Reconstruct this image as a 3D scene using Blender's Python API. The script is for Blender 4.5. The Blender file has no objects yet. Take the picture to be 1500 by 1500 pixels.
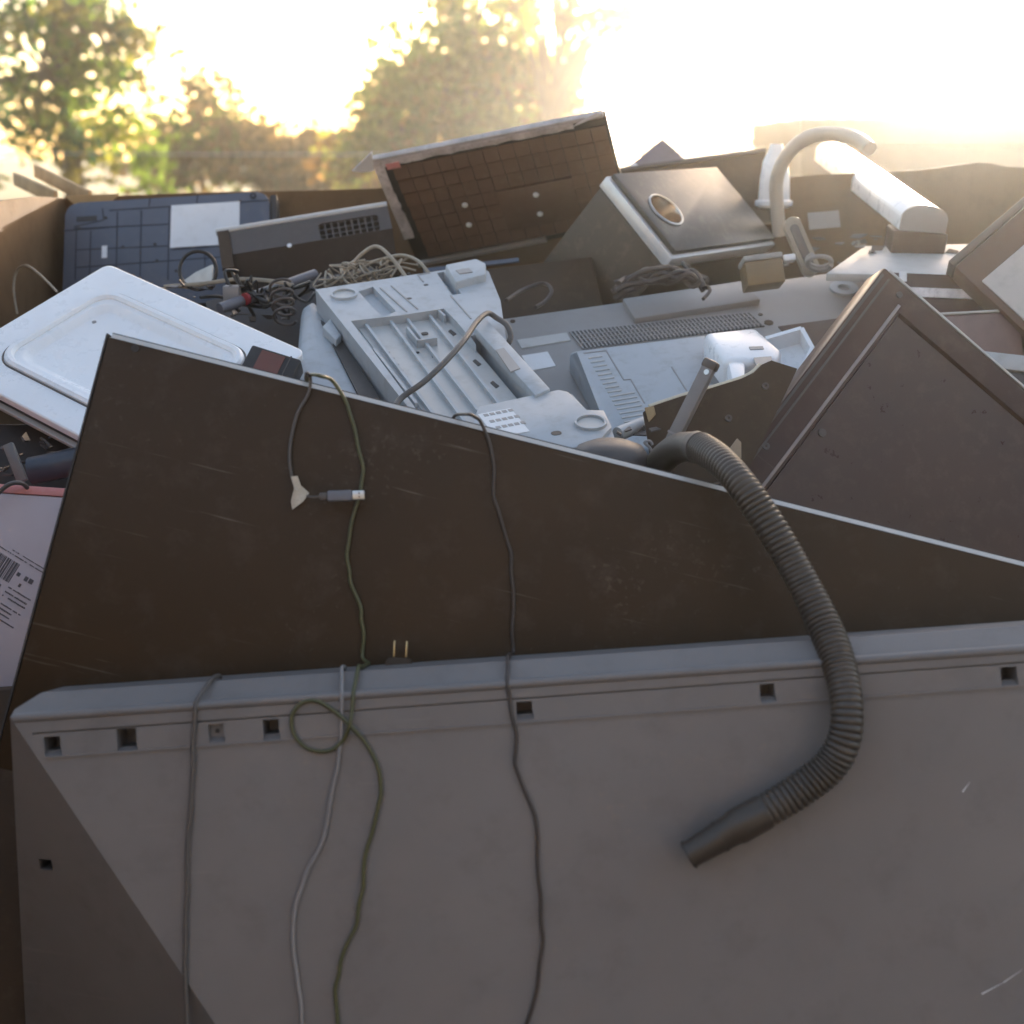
import bpy, bmesh, math, random
import numpy as np
from mathutils import Vector, Matrix

S = bpy.context.scene
COL = S.collection
R = math.radians
random.seed(7)
RNG = np.random.default_rng(11)

# ------------------------------------------------------------------ camera, world, sun, exposure
PITCH = 14.0
CAM = Vector((0.0, 0.0, 1.45))
cam_d = bpy.data.cameras.new('camera')
cam = bpy.data.objects.new('camera', cam_d)
COL.objects.link(cam)
cam.location = CAM
cam.rotation_euler = (R(90 - PITCH), 0, 0)
cam_d.lens = 50
cam_d.sensor_width = 36
cam_d.clip_start = 0.05
cam_d.clip_end = 2000
cam_d.dof.use_dof = True
cam_d.dof.focus_distance = 1.72
cam_d.dof.aperture_fstop = 5.0
S.camera = cam

SUN_AZ, SUN_EL = 17.5, 7.5          # degrees right of +Y, above the horizon
world = bpy.data.worlds.new('World')
S.world = world
world.use_nodes = True
wn = world.node_tree
wn.nodes.clear()
sky = wn.nodes.new('ShaderNodeTexSky')
sky.sky_type = 'NISHITA'
sky.sun_disc = False
sky.sun_elevation = R(SUN_EL)
sky.sun_rotation = R(SUN_AZ)
sky.air_density = 0.8
sky.dust_density = 1.6
sky.ozone_density = 0.6
bg = wn.nodes.new('ShaderNodeBackground')
bg.inputs['Strength'].default_value = 0.15
wo = wn.nodes.new('ShaderNodeOutputWorld')
wb = wn.nodes.new('ShaderNodeMixRGB')          # the camera's daylight white balance
wb.blend_type = 'MULTIPLY'
wb.inputs[0].default_value = 1.0
wb.inputs[2].default_value = (1.12, 1.0, 0.94, 1)
wn.links.new(sky.outputs[0], wb.inputs[1])
wn.links.new(wb.outputs[0], bg.inputs[0])
wn.links.new(bg.outputs[0], wo.inputs[0])

sun_d = bpy.data.lights.new('sun', 'SUN')
sun_d.energy = 3.5
sun_d.angle = R(0.6)
sun_d.color = (1.0, 0.90, 0.76)
sun = bpy.data.objects.new('sun', sun_d)
COL.objects.link(sun)
sv = Vector((math.sin(R(SUN_AZ)) * math.cos(R(SUN_EL)), math.cos(R(SUN_AZ)) * math.cos(R(SUN_EL)), math.sin(R(SUN_EL))))
sun.rotation_euler = (-sv).to_track_quat('-Z', 'Y').to_euler()
sun.location = sv * 40

S.view_settings.view_transform = 'Standard'
S.view_settings.look = 'None'
S.view_settings.exposure = 2.25
S.view_settings.gamma = 1.0
S.render.resolution_x = S.render.resolution_y = 1024
S.render.engine = 'CYCLES'
S.cycles.use_denoising = True
S.cycles.max_bounces = 6
S.cycles.volume_bounces = 1
S.cycles.transparent_max_bounces = 8
S.cycles.sample_clamp_indirect = 6.0

# ------------------------------------------------------------------ pixel <-> world helpers (photo pixels, 1500 wide)
FPX = 750 / math.tan(math.atan(18 / 50))
RC = Matrix.Rotation(R(90 - PITCH), 3, 'X')


def ray(px, py):
    return RC @ Vector(((px - 750) / FPX, (750 - py) / FPX, -1.0))


def W(px, py, d):
    return CAM + ray(px, py) * d


def on_y(px, py, Y):
    r = ray(px, py)
    return CAM + r * (Y / r.y)


class Frame:
    """A rigid local frame lying on a real plane: x along A->B, z along the plane's normal."""

    def __init__(s, A, B, d, n):
        s.n = (RC @ Vector(n)).normalized()
        s.o = W(A[0], A[1], d)
        b = s.hit(*B)
        s.ex = (b - s.o).normalized()
        s.ey = s.n.cross(s.ex).normalized()
        s.w = (b - s.o).length
        s.fin()

    def fin(s):
        M = Matrix.Identity(4)
        for i, v in enumerate((s.ex, s.ey, s.n)):
            for r in range(3):
                M[r][i] = v[r]
        M.translation = s.o
        s.M = M
        s.Mi = M.inverted()

    def hit(s, px, py, h=0.0):
        r = ray(px, py)
        t = ((s.o + s.n * h) - CAM).dot(s.n) / r.dot(s.n)
        return CAM + r * t

    def l(s, px, py, h=0.0):
        q = s.Mi @ s.hit(px, py, h)
        return (q.x, q.y)

    def poly(s, pts, h=0.0):
        return [s.l(x, y, h) for x, y in pts]


def pit(deg, yaw=0.0):
    """normal in camera space: tilted up by deg, turned right by yaw"""
    a, b = R(deg), R(yaw)
    return (math.cos(a) * math.sin(b), math.sin(a), math.cos(a) * math.cos(b))


def fitp(A, B, C, yaw=0.0, lo=-30, hi=75):
    """camera-space normal (tilt searched) for which the corner B-A-C is truly square"""
    best = None
    for i in range(401):
        p = lo + (hi - lo) * i / 400
        n = RC @ Vector(pit(p, yaw))
        v = [ray(*q) * (1.0 / ray(*q).dot(n)) for q in (A, B, C)]
        c = abs((v[1] - v[0]).normalized().dot((v[2] - v[0]).normalized()))
        if best is None or c < best[0]:
            best = (c, p)
    return pit(best[1], yaw)


class Axes(Frame):
    """A box corner seen at pixel P with three edges ending at pixels Pa, Pb, Pc (mutually square)."""

    def __init__(s, P, Pa, Pb, Pc, d, sa):
        a, b, c = [Vector((q[0] - P[0], P[1] - q[1])) for q in (Pa, Pb, Pc)]
        ab, ac, bc = -a.dot(b), -a.dot(c), -b.dot(c)
        za = math.sqrt(abs(ab * ac / bc)) * sa
        zb, zc = ab / za, ac / za
        k = d / FPX
        rp_ = [np.array(ray(*q)) for q in (P, Pa, Pb, Pc)]
        x = np.array([d - za * k, d - zb * k, d - zc * k])

        def fn(x):
            e = [rp_[i + 1] * x[i] - rp_[0] * d for i in range(3)]
            e = [q / np.linalg.norm(q) for q in e]
            return np.array([e[0] @ e[1], e[0] @ e[2], e[1] @ e[2]])
        for it in range(60):                       # damped Newton: make the three edges square in perspective
            f0 = fn(x)
            J = np.array([(fn(x + dv) - f0) / 1e-5 for dv in np.eye(3) * 1e-5]).T
            st = np.linalg.lstsq(J, -f0, rcond=None)[0]
            x = x + np.clip(st, -.03, .03)
        va, vb, vc = [Vector(rp_[i + 1] * x[i] - rp_[0] * d) for i in range(3)]
        s.la, s.lb, s.lc = va.length, vb.length, vc.length
        s.ex = va.normalized()
        s.ey = (vb - s.ex * vb.dot(s.ex)).normalized()
        s.n = s.ex.cross(s.ey)
        s.sc = 1 if s.n.dot(vc) > 0 else -1       # the third edge runs along +n or -n
        s.o = W(P[0], P[1], d)
        s.fin()


# ------------------------------------------------------------------ materials
MATS = {}


def nd(nt, t, **kw):
    n = nt.nodes.new(t)
    for k, v in kw.items():
        n.inputs[k].default_value = v
    return n


def plastic(name, col, rough=0.5, var=0.18, dirt=0.25, dirtcol=(0.12, 0.10, 0.08), metal=0.0, bump=0.15, scale=7.0,
            scratch=0.0, spec=0.5, grain=900.0, speck=0.0):
    """worn plastic / paint: blotchy tone, dust film, faint scratches and a moulded grain"""
    if name in MATS:
        return MATS[name]
    m = bpy.data.materials.new(name)
    m.use_nodes = True
    nt = m.node_tree
    b = nt.nodes['Principled BSDF']
    tc = nt.nodes.new('ShaderNodeTexCoord')
    n1 = nd(nt, 'ShaderNodeTexNoise', Scale=scale, Detail=6.0, Roughness=0.65)
    n2 = nd(nt, 'ShaderNodeTexNoise', Scale=scale * 6, Detail=5.0, Roughness=0.7)
    n3 = nd(nt, 'ShaderNodeTexNoise', Scale=grain, Detail=2.0)
    for n in (n1, n2, n3):
        nt.links.new(tc.outputs['Object'], n.inputs['Vector'])
    r1 = nt.nodes.new('ShaderNodeValToRGB')
    lo = tuple(c * (1 - var) for c in col) + (1,)
    hi = tuple(min(1, c * (1 + var)) for c in col) + (1,)
    r1.color_ramp.elements[0].color, r1.color_ramp.elements[1].color = lo, hi
    r1.color_ramp.elements[0].position, r1.color_ramp.elements[1].position = 0.3, 0.7
    nt.links.new(n1.outputs[0], r1.inputs[0])
    r2 = nt.nodes.new('ShaderNodeValToRGB')
    r2.color_ramp.elements[0].position, r2.color_ramp.elements[1].position = 0.52, 0.80
    r2.color_ramp.elements[1].color = (dirt, dirt, dirt, 1)
    nt.links.new(n2.outputs[0], r2.inputs[0])
    mx = nt.nodes.new('ShaderNodeMixRGB')
    mx.inputs[2].default_value = tuple(dirtcol) + (1,)
    nt.links.new(r2.outputs[0], mx.inputs[0])
    nt.links.new(r1.outputs[0], mx.inputs[1])
    out = mx.outputs[0]
    if scratch:
        mp = nt.nodes.new('ShaderNodeMapping')
        mp.inputs['Scale'].default_value = (1.5, 60, 1.5)
        mp.inputs['Rotation'].default_value = (0, 0, 0.5)
        nt.links.new(tc.outputs['Object'], mp.inputs[0])
        n4 = nd(nt, 'ShaderNodeTexNoise', Scale=3.0, Detail=4.0, Roughness=0.6)
        nt.links.new(mp.outputs[0], n4.inputs['Vector'])
        r4 = nt.nodes.new('ShaderNodeValToRGB')
        r4.color_ramp.elements[0].position, r4.color_ramp.elements[1].position = 0.66, 0.74
        r4.color_ramp.elements[1].color = (scratch, scratch, scratch, 1)
        nt.links.new(n4.outputs[0], r4.inputs[0])
        m4 = nt.nodes.new('ShaderNodeMixRGB')
        m4.inputs[2].default_value = (0.30, 0.27, 0.24, 1)
        nt.links.new(r4.outputs[0], m4.inputs[0])
        nt.links.new(out, m4.inputs[1])
        out = m4.outputs[0]
    if speck:
        n5 = nd(nt, 'ShaderNodeTexNoise', Scale=130.0, Detail=3.0, Roughness=0.6)
        n6 = nd(nt, 'ShaderNodeTexNoise', Scale=5.0, Detail=5.0, Roughness=0.7)
        for n in (n5, n6):
            nt.links.new(tc.outputs['Object'], n.inputs['Vector'])
        ad = nt.nodes.new('ShaderNodeMath'); ad.operation = 'ADD'
        nt.links.new(n5.outputs[0], ad.inputs[0]); nt.links.new(n6.outputs[0], ad.inputs[1])
        r5 = nt.nodes.new('ShaderNodeValToRGB')
        r5.color_ramp.elements[0].position, r5.color_ramp.elements[1].position = 0.60, 0.68
        r5.color_ramp.elements[1].color = (speck, speck, speck, 1)
        hf = nt.nodes.new('ShaderNodeMath'); hf.operation = 'MULTIPLY'; hf.inputs[1].default_value = 0.5
        nt.links.new(ad.outputs[0], hf.inputs[0]); nt.links.new(hf.outputs[0], r5.inputs[0])
        m5 = nt.nodes.new('ShaderNodeMixRGB')
        m5.inputs[2].default_value = (0.24, 0.20, 0.17, 1)
        nt.links.new(r5.outputs[0], m5.inputs[0]); nt.links.new(out, m5.inputs[1])
        out = m5.outputs[0]
    nt.links.new(out, b.inputs['Base Color'])
    mr = nt.nodes.new('ShaderNodeMapRange')
    mr.inputs['To Min'].default_value = max(0.03, rough - 0.12)
    mr.inputs['To Max'].default_value = min(1, rough + 0.15)
    nt.links.new(n2.outputs[0], mr.inputs[0])
    nt.links.new(mr.outputs[0], b.inputs['Roughness'])
    b.inputs['Metallic'].default_value = metal
    b.inputs['Specular IOR Level'].default_value = spec
    if bump:
        bp = nt.nodes.new('ShaderNodeBump')
        bp.inputs['Strength'].default_value = bump
        bp.inputs['Distance'].default_value = 0.0006
        nt.links.new(n3.outputs[0], bp.inputs['Height'])
        nt.links.new(bp.outputs[0], b.inputs['Normal'])
    MATS[name] = m
    return m


def cardboard(name, col):
    m = plastic(name, col, rough=0.85, var=0.22, dirt=0.5, dirtcol=tuple(c * 0.45 for c in col), bump=0.0, scale=4.0, spec=0.2)
    nt = m.node_tree
    tc = nt.nodes.new('ShaderNodeTexCoord')
    wv = nt.nodes.new('ShaderNodeTexWave')
    wv.inputs['Scale'].default_value = 60
    wv.inputs['Distortion'].default_value = 1.0
    nt.links.new(tc.outputs['Object'], wv.inputs[0])
    bp = nt.nodes.new('ShaderNodeBump')
    bp.inputs['Strength'].default_value = 0.10
    bp.inputs['Distance'].default_value = 0.001
    nt.links.new(wv.outputs[1], bp.inputs['Height'])
    nt.links.new(bp.outputs[0], nt.nodes['Principled BSDF'].inputs['Normal'])
    return m


M_GREY = plastic('warm_grey_moulded_plastic', (0.186, 0.172, 0.166), 0.45, var=0.10, dirt=0.5, dirtcol=(0.13, 0.11, 0.10), bump=0.5, scale=3.0, scratch=0.30, speck=0.45)
M_BROWN = plastic('matte_brown_black_plastic', (0.047, 0.027, 0.0125), 0.50, var=0.16, dirt=0.30, dirtcol=(0.13, 0.10, 0.08), bump=0.25, scale=3.5, scratch=0.45, spec=0.22, speck=0.18)
M_BROWN2 = plastic('reddish_brown_black_plastic', (0.056, 0.024, 0.015), 0.34, var=0.15, dirt=0.3, dirtcol=(0.16, 0.11, 0.09), bump=0.2, scale=4.0, scratch=0.2, spec=0.35)
M_SILVER = plastic('silver_trim', (0.50, 0.48, 0.45), 0.38, var=0.08, dirt=0.3, dirtcol=(0.4, 0.38, 0.35), metal=0.25)
M_WHITE = plastic('white_enamel', (0.83, 0.84, 0.85), 0.28, var=0.03, dirt=0.10, dirtcol=(0.45, 0.42, 0.38), bump=0.05, scale=5.0)
M_PRINT = plastic('pale_grey_printer_plastic', (0.41, 0.44, 0.465), 0.5, var=0.09, dirt=0.5, dirtcol=(0.24, 0.22, 0.19), bump=0.3)
M_PRINT2 = plastic('pale_grey_tray_plastic', (0.47, 0.47, 0.455), 0.42, var=0.08, dirt=0.45, dirtcol=(0.30, 0.27, 0.22), bump=0.2)
M_BEIGE = plastic('beige_grey_plastic', (0.30, 0.29, 0.28), 0.48, var=0.06, dirt=0.3, dirtcol=(0.28, 0.25, 0.21), bump=0.3)
M_DARK = plastic('charcoal_plastic', (0.030, 0.026, 0.024), 0.5, var=0.25, dirt=0.4, dirtcol=(0.10, 0.085, 0.07))
M_DKBRN = plastic('dark_brown_plastic', (0.055, 0.034, 0.019), 0.55, spec=0.3, var=0.2, dirt=0.35, dirtcol=(0.13, 0.10, 0.07))
M_TAUPE = plastic('taupe_plastic', (0.085, 0.072, 0.066), 0.5, var=0.15, dirt=0.35, dirtcol=(0.16, 0.14, 0.12))
M_SLATE = plastic('slate_blue_plastic', (0.085, 0.100, 0.135), 0.5, var=0.12, dirt=0.3, dirtcol=(0.18, 0.18, 0.18))
M_SLATE_D = plastic('slate_groove_plastic', (0.03, 0.035, 0.048), 0.7, var=0.1, dirt=0.1)
M_RIB = plastic('brown_ribbed_plastic', (0.125, 0.070, 0.046), 0.7, var=0.2, dirt=0.35, dirtcol=(0.20, 0.15, 0.11))
M_TAPE = plastic('torn_whitish_tape', (0.62, 0.58, 0.57), 0.5, var=0.40, dirt=0.7, dirtcol=(0.2, 0.13, 0.10), scale=22)
M_PAPER = plastic('white_paper_label', (0.74, 0.75, 0.76), 0.7, var=0.05, dirt=0.3, dirtcol=(0.5, 0.48, 0.45), bump=0.1)
M_PINK = plastic('pink_carton_card', (0.70, 0.28, 0.27), 0.6, var=0.12, dirt=0.4, dirtcol=(0.75, 0.55, 0.52), scale=18)
M_CARTON = plastic('white_carton_card', (0.52, 0.45, 0.475), 0.55, var=0.04, dirt=0.2, dirtcol=(0.45, 0.38, 0.40), bump=0.1)
M_INK = plastic('grey_black_ink', (0.10, 0.09, 0.10), 0.7, var=0.2, dirt=0.2)
M_HOSE = plastic('brown_grey_ribbed_hose', (0.060, 0.047, 0.036), 0.36, var=0.15, dirt=0.3, dirtcol=(0.2, 0.17, 0.14), bump=0.1)
M_KRAFT = cardboard('kraft_cardboard', (0.15, 0.090, 0.046))
M_TAN = cardboard('tan_cardboard', (0.42, 0.27, 0.13))
M_WOOD = plastic('weathered_wood', (0.36, 0.26, 0.14), 0.8, var=0.3, dirt=0.4, dirtcol=(0.15, 0.1, 0.06), bump=0.4, scale=9, grain=160)
M_METAL = plastic('bare_metal', (0.62, 0.62, 0.60), 0.3, var=0.08, dirt=0.2, metal=0.9)
M_BRASS = plastic('brass_prong', (0.55, 0.42, 0.22), 0.35, var=0.1, dirt=0.2, metal=0.9)
M_GREENC = plastic('olive_green_cable', (0.085, 0.085, 0.035), 0.4, var=0.12, dirt=0.3, bump=0)
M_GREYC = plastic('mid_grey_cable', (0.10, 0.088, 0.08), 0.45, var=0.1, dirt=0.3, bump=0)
M_LIGHTC = plastic('pale_grey_cable', (0.26, 0.245, 0.24), 0.45, var=0.1, dirt=0.3, bump=0)
M_BRNC = plastic('taupe_cable', (0.055, 0.042, 0.036), 0.45, var=0.1, dirt=0.3, bump=0)
M_BLACKC = plastic('black_cable', (0.022, 0.02, 0.018), 0.4, var=0.2, dirt=0.3, bump=0)
M_CREAMC = plastic('cream_cable', (0.34, 0.29, 0.22), 0.5, var=0.15, dirt=0.5, dirtcol=(0.2, 0.16, 0.11), bump=0, scale=30)
M_REDL = plastic('brown_red_label', (0.16, 0.06, 0.045), 0.5, var=0.1)
M_RED = plastic('red_band', (0.30, 0.03, 0.035), 0.5, var=0.1)
M_COPPER = plastic('speaker_port_chrome', (0.62, 0.50, 0.38), 0.18, var=0.15, dirt=0.3, metal=0.9)
M_SPK = plastic('speaker_front_grey', (0.052, 0.045, 0.037), 0.34, var=0.06, dirt=0.3, dirtcol=(0.35, 0.32, 0.27), bump=0.3)
M_SPKS = plastic('speaker_side_vinyl', (0.055, 0.040, 0.029), 0.5, var=0.12, dirt=0.35, dirtcol=(0.2, 0.16, 0.12), bump=0.3)
M_ASPH = plastic('asphalt', (0.055, 0.053, 0.05), 0.9, var=0.3, dirt=0.5, dirtcol=(0.09, 0.085, 0.08), bump=0.6, scale=1.2, grain=60)
M_GRASS = plastic('dry_grass_ground', (0.10, 0.10, 0.035), 0.95, var=0.4, dirt=0.5, dirtcol=(0.16, 0.12, 0.05), bump=0.6, scale=0.6, grain=30)
M_BARK = plastic('bark', (0.09, 0.065, 0.045), 0.9, var=0.35, dirt=0.3, bump=0.6, scale=3, grain=40)


# ------------------------------------------------------------------ mesh helpers
class MB:
    def __init__(s):
        s.bm = bmesh.new()

    def _bev(s, verts, bev, seg=2):
        if bev > 0:
            vs = set(verts)
            ed = [e for e in s.bm.edges if e.verts[0] in vs and e.verts[1] in vs]
            bmesh.ops.bevel(s.bm, geom=ed, offset=bev, segments=seg, affect='EDGES', profile=0.5, clamp_overlap=True)

    def box(s, x0, x1, y0, y1, z0, z1, bev=0.0, seg=2, M=None):
        vs = [s.bm.verts.new(p) for p in ((x0, y0, z0), (x1, y0, z0), (x1, y1, z0), (x0, y1, z0), (x0, y0, z1), (x1, y0, z1), (x1, y1, z1), (x0, y1, z1))]
        if M is not None:
            for v in vs:
                v.co = M @ v.co
        for f in ((3, 2, 1, 0), (4, 5, 6, 7), (0, 1, 5, 4), (1, 2, 6, 5), (2, 3, 7, 6), (3, 0, 4, 7)):
            s.bm.faces.new([vs[i] for i in f])
        s._bev(vs, bev, seg)
        return s

    def prism(s, poly, z0, z1, bev=0.0, seg=2, M=None, poly_top=None):
        a = sum(poly[i][0] * poly[(i + 1) % len(poly)][1] - poly[(i + 1) % len(poly)][0] * poly[i][1] for i in range(len(poly)))
        pt = poly_top or poly
        if a < 0:
            poly = poly[::-1]; pt = pt[::-1]
        n = len(poly)
        b = [s.bm.verts.new((p[0], p[1], z0)) for p in poly]
        t = [s.bm.verts.new((p[0], p[1], z1)) for p in pt]
        if M is not None:
            for v in b + t:
                v.co = M @ v.co
        s.bm.faces.new(b[::-1]); s.bm.faces.new(t)
        for i in range(n):
            j = (i + 1) % n
            s.bm.faces.new((b[i], b[j], t[j], t[i]))
        s._bev(b + t, bev, seg)
        return s

    def ring(s, cx, cy, z0, z1, r0, r1, n=28, sx=1.0, sy=1.0):
        """flat ring wall between radii r0 (inner) and r1 (outer)"""
        L = []
        for r, z in ((r1, z0), (r1, z1), (r0, z1), (r0, z0)):
            L.append([s.bm.verts.new((cx + sx * r * math.cos(2 * math.pi * i / n), cy + sy * r * math.sin(2 * math.pi * i / n), z)) for i in range(n)])
        for k in range(4):
            for i in range(n):
                j = (i + 1) % n
                s.bm.faces.new((L[k][i], L[k][j], L[(k + 1) % 4][j], L[(k + 1) % 4][i]))
        return s

    def disc(s, cx, cy, z0, z1, r, n=20, bev=0.0):
        return s.prism([(cx + r * math.cos(2 * math.pi * i / n), cy + r * math.sin(2 * math.pi * i / n)) for i in range(n)], z0, z1, bev)

    def lathe(s, prof, n=28, M=None):
        """prof: (r, z) list around local z"""
        L = []
        for r, z in prof:
            row = [s.bm.verts.new((r * math.cos(2 * math.pi * i / n), r * math.sin(2 * math.pi * i / n), z)) for i in range(n)]
            if M is not None:
                for v in row:
                    v.co = M @ v.co
            L.append(row)
        for k in range(len(L) - 1):
            for i in range(n):
                j = (i + 1) % n
                s.bm.faces.new((L[k][i], L[k][j], L[k + 1][j], L[k + 1][i]))
        return s

    def tube(s, pts, r, n=10, per=8, rfun=None, cap=True, flat=1.0):
        P = spline([Vector(p) for p in pts], per) if per > 1 else [Vector(p) for p in pts]
        up = Vector((0.31, 0.17, 0.93))
        t0 = (P[1] - P[0]).normalized()
        u = (up - t0 * up.dot(t0)).normalized()
        L = []
        dist = 0.0
        for i, p in enumerate(P):
            t = (P[min(i + 1, len(P) - 1)] - P[max(i - 1, 0)]).normalized()
            u = (u - t * u.dot(t)).normalized()
            v = t.cross(u)
            if i:
                dist += (P[i] - P[i - 1]).length
            rr = rfun(dist) if rfun else r
            L.append([s.bm.verts.new(p + (u * math.cos(2 * math.pi * k / n) + v * math.sin(2 * math.pi * k / n) * flat) * rr) for k in range(n)])
        for i in range(len(L) - 1):
            for k in range(n):
                j = (k + 1) % n
                s.bm.faces.new((L[i][k], L[i][j], L[i + 1][j], L[i + 1][k]))
        if cap:
            s.bm.faces.new(L[0][::-1]); s.bm.faces.new(L[-1])
        return s

    def mesh(s, name):
        me = bpy.data.meshes.new(name)
        bmesh.ops.recalc_face_normals(s.bm, faces=s.bm.faces[:])
        s.bm.to_mesh(me)
        s.bm.free()
        for p in me.polygons:
            p.use_smooth = True
        me.set_sharp_from_angle(angle=R(38))
        return me


def spline(P, per):
    out = []
    n = len(P)
    for i in range(n - 1):
        p0, p1, p2, p3 = P[max(i - 1, 0)], P[i], P[i + 1], P[min(i + 2, n - 1)]
        for k in range(per):
            t = k / per
            out.append(0.5 * ((2 * p1) + (p2 - p0) * t + (2 * p0 - 5 * p1 + 4 * p2 - p3) * t * t + (3 * p1 - p0 - 3 * p2 + p3) * t ** 3))
    out.append(P[-1])
    return out


def thing(name, label, cat, M, group=None):
    o = bpy.data.objects.new(name, None)
    o.empty_display_size = 0.05
    COL.objects.link(o)
    o.matrix_world = M if isinstance(M, Matrix) else Matrix.Translation(M)
    o['label'] = label
    o['category'] = cat
    if group:
        o['group'] = group
    return o


def part(name, mb, mat, parent, label=None, kind=None):
    me = mb.mesh(name) if isinstance(mb, MB) else mb
    if mat is not None:
        me.materials.append(mat)
    o = bpy.data.objects.new(name, me)
    COL.objects.link(o)
    o.parent = parent
    if label:
        o['label'] = label
    if kind:
        o['kind'] = kind
    return o


def single(name, mb, mat, label, cat, M=None, group=None, kind=None):
    me = mb.mesh(name) if isinstance(mb, MB) else mb
    me.materials.append(mat)
    o = bpy.data.objects.new(name, me)
    COL.objects.link(o)
    if M is not None:
        o.matrix_world = M
    if label:
        o['label'] = label
    if cat:
        o['category'] = cat
    if group:
        o['group'] = group
    if kind:
        o['kind'] = kind
    return o


def cut(o, cutter_mb, bev=0.0):
    """boolean-subtract a cutter mesh from part o (applied)"""
    cme = cutter_mb.mesh('cutter')
    c = bpy.data.objects.new('cutter', cme)
    COL.objects.link(c)
    par = o.parent
    o.parent = None
    mw = o.matrix_world.copy()
    o.matrix_world = Matrix.Identity(4)
    md = o.modifiers.new('b', 'BOOLEAN')
    md.operation = 'DIFFERENCE'
    md.solver = 'EXACT'
    md.use_self = True
    md.object = c
    bpy.context.view_layer.update()
    dg = bpy.context.evaluated_depsgraph_get()
    me = bpy.data.meshes.new_from_object(o.evaluated_get(dg))
    o.modifiers.clear()
    old = o.data
    if len(me.polygons) < 4:
        print('CUT FAILED', o.name)
        me = old.copy()
    o.data = me
    bpy.data.meshes.remove(old)
    bpy.data.objects.remove(c)
    o.parent = par
    if par is None:
        o.matrix_world = mw
    for p in me.polygons:
        p.use_smooth = True
    me.set_sharp_from_angle(angle=R(38))
    if bev:
        bv = o.modifiers.new('edge', 'BEVEL')
        bv.width = bev
        bv.segments = 2
        bv.limit_method = 'ANGLE'
        bv.angle_limit = R(35)
    return o


def rrect(x0, x1, y0, y1, r, n=5):
    pts = []
    for cx, cy, a in ((x1 - r, y1 - r, 0), (x0 + r, y1 - r, 90), (x0 + r, y0 + r, 180), (x1 - r, y0 + r, 270)):
        for i in range(n + 1):
            t = R(a + 90 * i / n)
            pts.append((cx + r * math.cos(t), cy + r * math.sin(t)))
    return pts


# ------------------------------------------------------------------ the ground and the bin
def sheet(name, x0, x1, y0, y1, z, mat):
    mb = MB()
    vs = [mb.bm.verts.new(p) for p in ((x0, y0, z), (x1, y0, z), (x1, y1, z), (x0, y1, z))]
    mb.bm.faces.new(vs)
    return single(name, mb, mat, None, None, kind='structure')


sheet('ground', -400, 400, -60, 900, 0.0, M_GRASS)
sheet('asphalt_lot', -14, 14, -10, 13, 0.004, M_ASPH)

YB = W(95, 287, 2.62).y                     # inner face of the back wall
XL = W(95, 287, 2.62).x
XR = 1.12
YF = 1.02
T = 0.012
rim = [(95, 287), (150, 288), (240, 284), (330, 281), (410, 280), (480, 278), (548, 276), (700, 266), (900, 262), (1000, 262), (1120, 262), (1200, 256), (1275, 253),
       (1330, 250), (1372, 246), (1392, 243), (1430, 238), (1450, 239), (1475, 244), (1530, 247), (1600, 252)]
bin_o = thing('cardboard_bin', 'big brown cardboard bin holding the whole heap of scrap electronics', 'bin', Vector((0, 0, 0.13)))
rp = [on_y(x, y, YB) for x, y in rim]
poly = [(p.x, p.z - 0.13) for p in rp]
poly[-1] = (XR, poly[-1][1])
poly = [q for q in poly if q[0] <= XR]
poly = [(XL, 0.0)] + poly + [(XR, 0.0)]
Mxz = Matrix(((1, 0, 0, 0), (0, 0, -1, 0), (0, 1, 0, 0), (0, 0, 0, 1)))     # (x,y,z)->(x,-z,y)
part('back_wall', MB().prism(poly, -(YB + T), -YB, M=Mxz), M_KRAFT, bin_o)
zl = rp[0].z - 0.13
Myz = Matrix(((0, 0, 1, 0), (1, 0, 0, 0), (0, 1, 0, 0), (0, 0, 0, 1)))      # (x,y,z)->(z,x,y)
part('side_wall', MB().prism([(YF, 0), (YB, 0), (YB, zl - 0.004), (YB - 0.15, zl + 0.003), (YB - 0.4, zl), (YF + 0.7, zl - 0.16), (YF + 0.45, zl - 0.55), (YF, zl - 0.75)], XL - T, XL, M=Myz), M_KRAFT, bin_o)
part('side_wall', MB().prism([(YF, 0), (YB, 0), (YB, zl), (YB - 0.4, zl), (YF + 0.7, zl - 0.06), (YF + 0.4, zl - 0.45), (YF, zl - 0.7)], XR, XR + T, M=Myz), M_KRAFT, bin_o)
part('front_wall', MB().box(XL, XR, YF - T, YF, 0, 0.30), M_KRAFT, bin_o)
# torn light flap at the corner of the rim
c0 = rp[0]
part('torn_flap', MB().prism([(0, 0), (0.10, 0.004), (0.085, -0.012), (0.03, -0.028)], 0, 0.003,
     M=Matrix.Translation((c0.x + 0.005, YB - 0.014, zl)) @ Matrix.Rotation(R(80), 4, 'X')), M_TAN, bin_o, 'torn pale strip of card at the rim corner')
pal = thing('pallet', 'wooden pallet under the cardboard bin', 'pallet', Vector((0.15, (YB + YF) / 2, 0)))
bw = (XR - XL) / 2
for i in range(7):
    y = -0.78 + i * 0.26
    part('deck_board', MB().box(-bw - 0.02, bw + 0.02, y - 0.05, y + 0.05, 0.1, 0.122, 0.003), M_WOOD, pal)
for x in (-bw, 0, bw):
    part('stringer', MB().box(x - 0.04, x + 0.04, -0.84, 0.84, 0.006, 0.099, 0.004), M_WOOD, pal)

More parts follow.
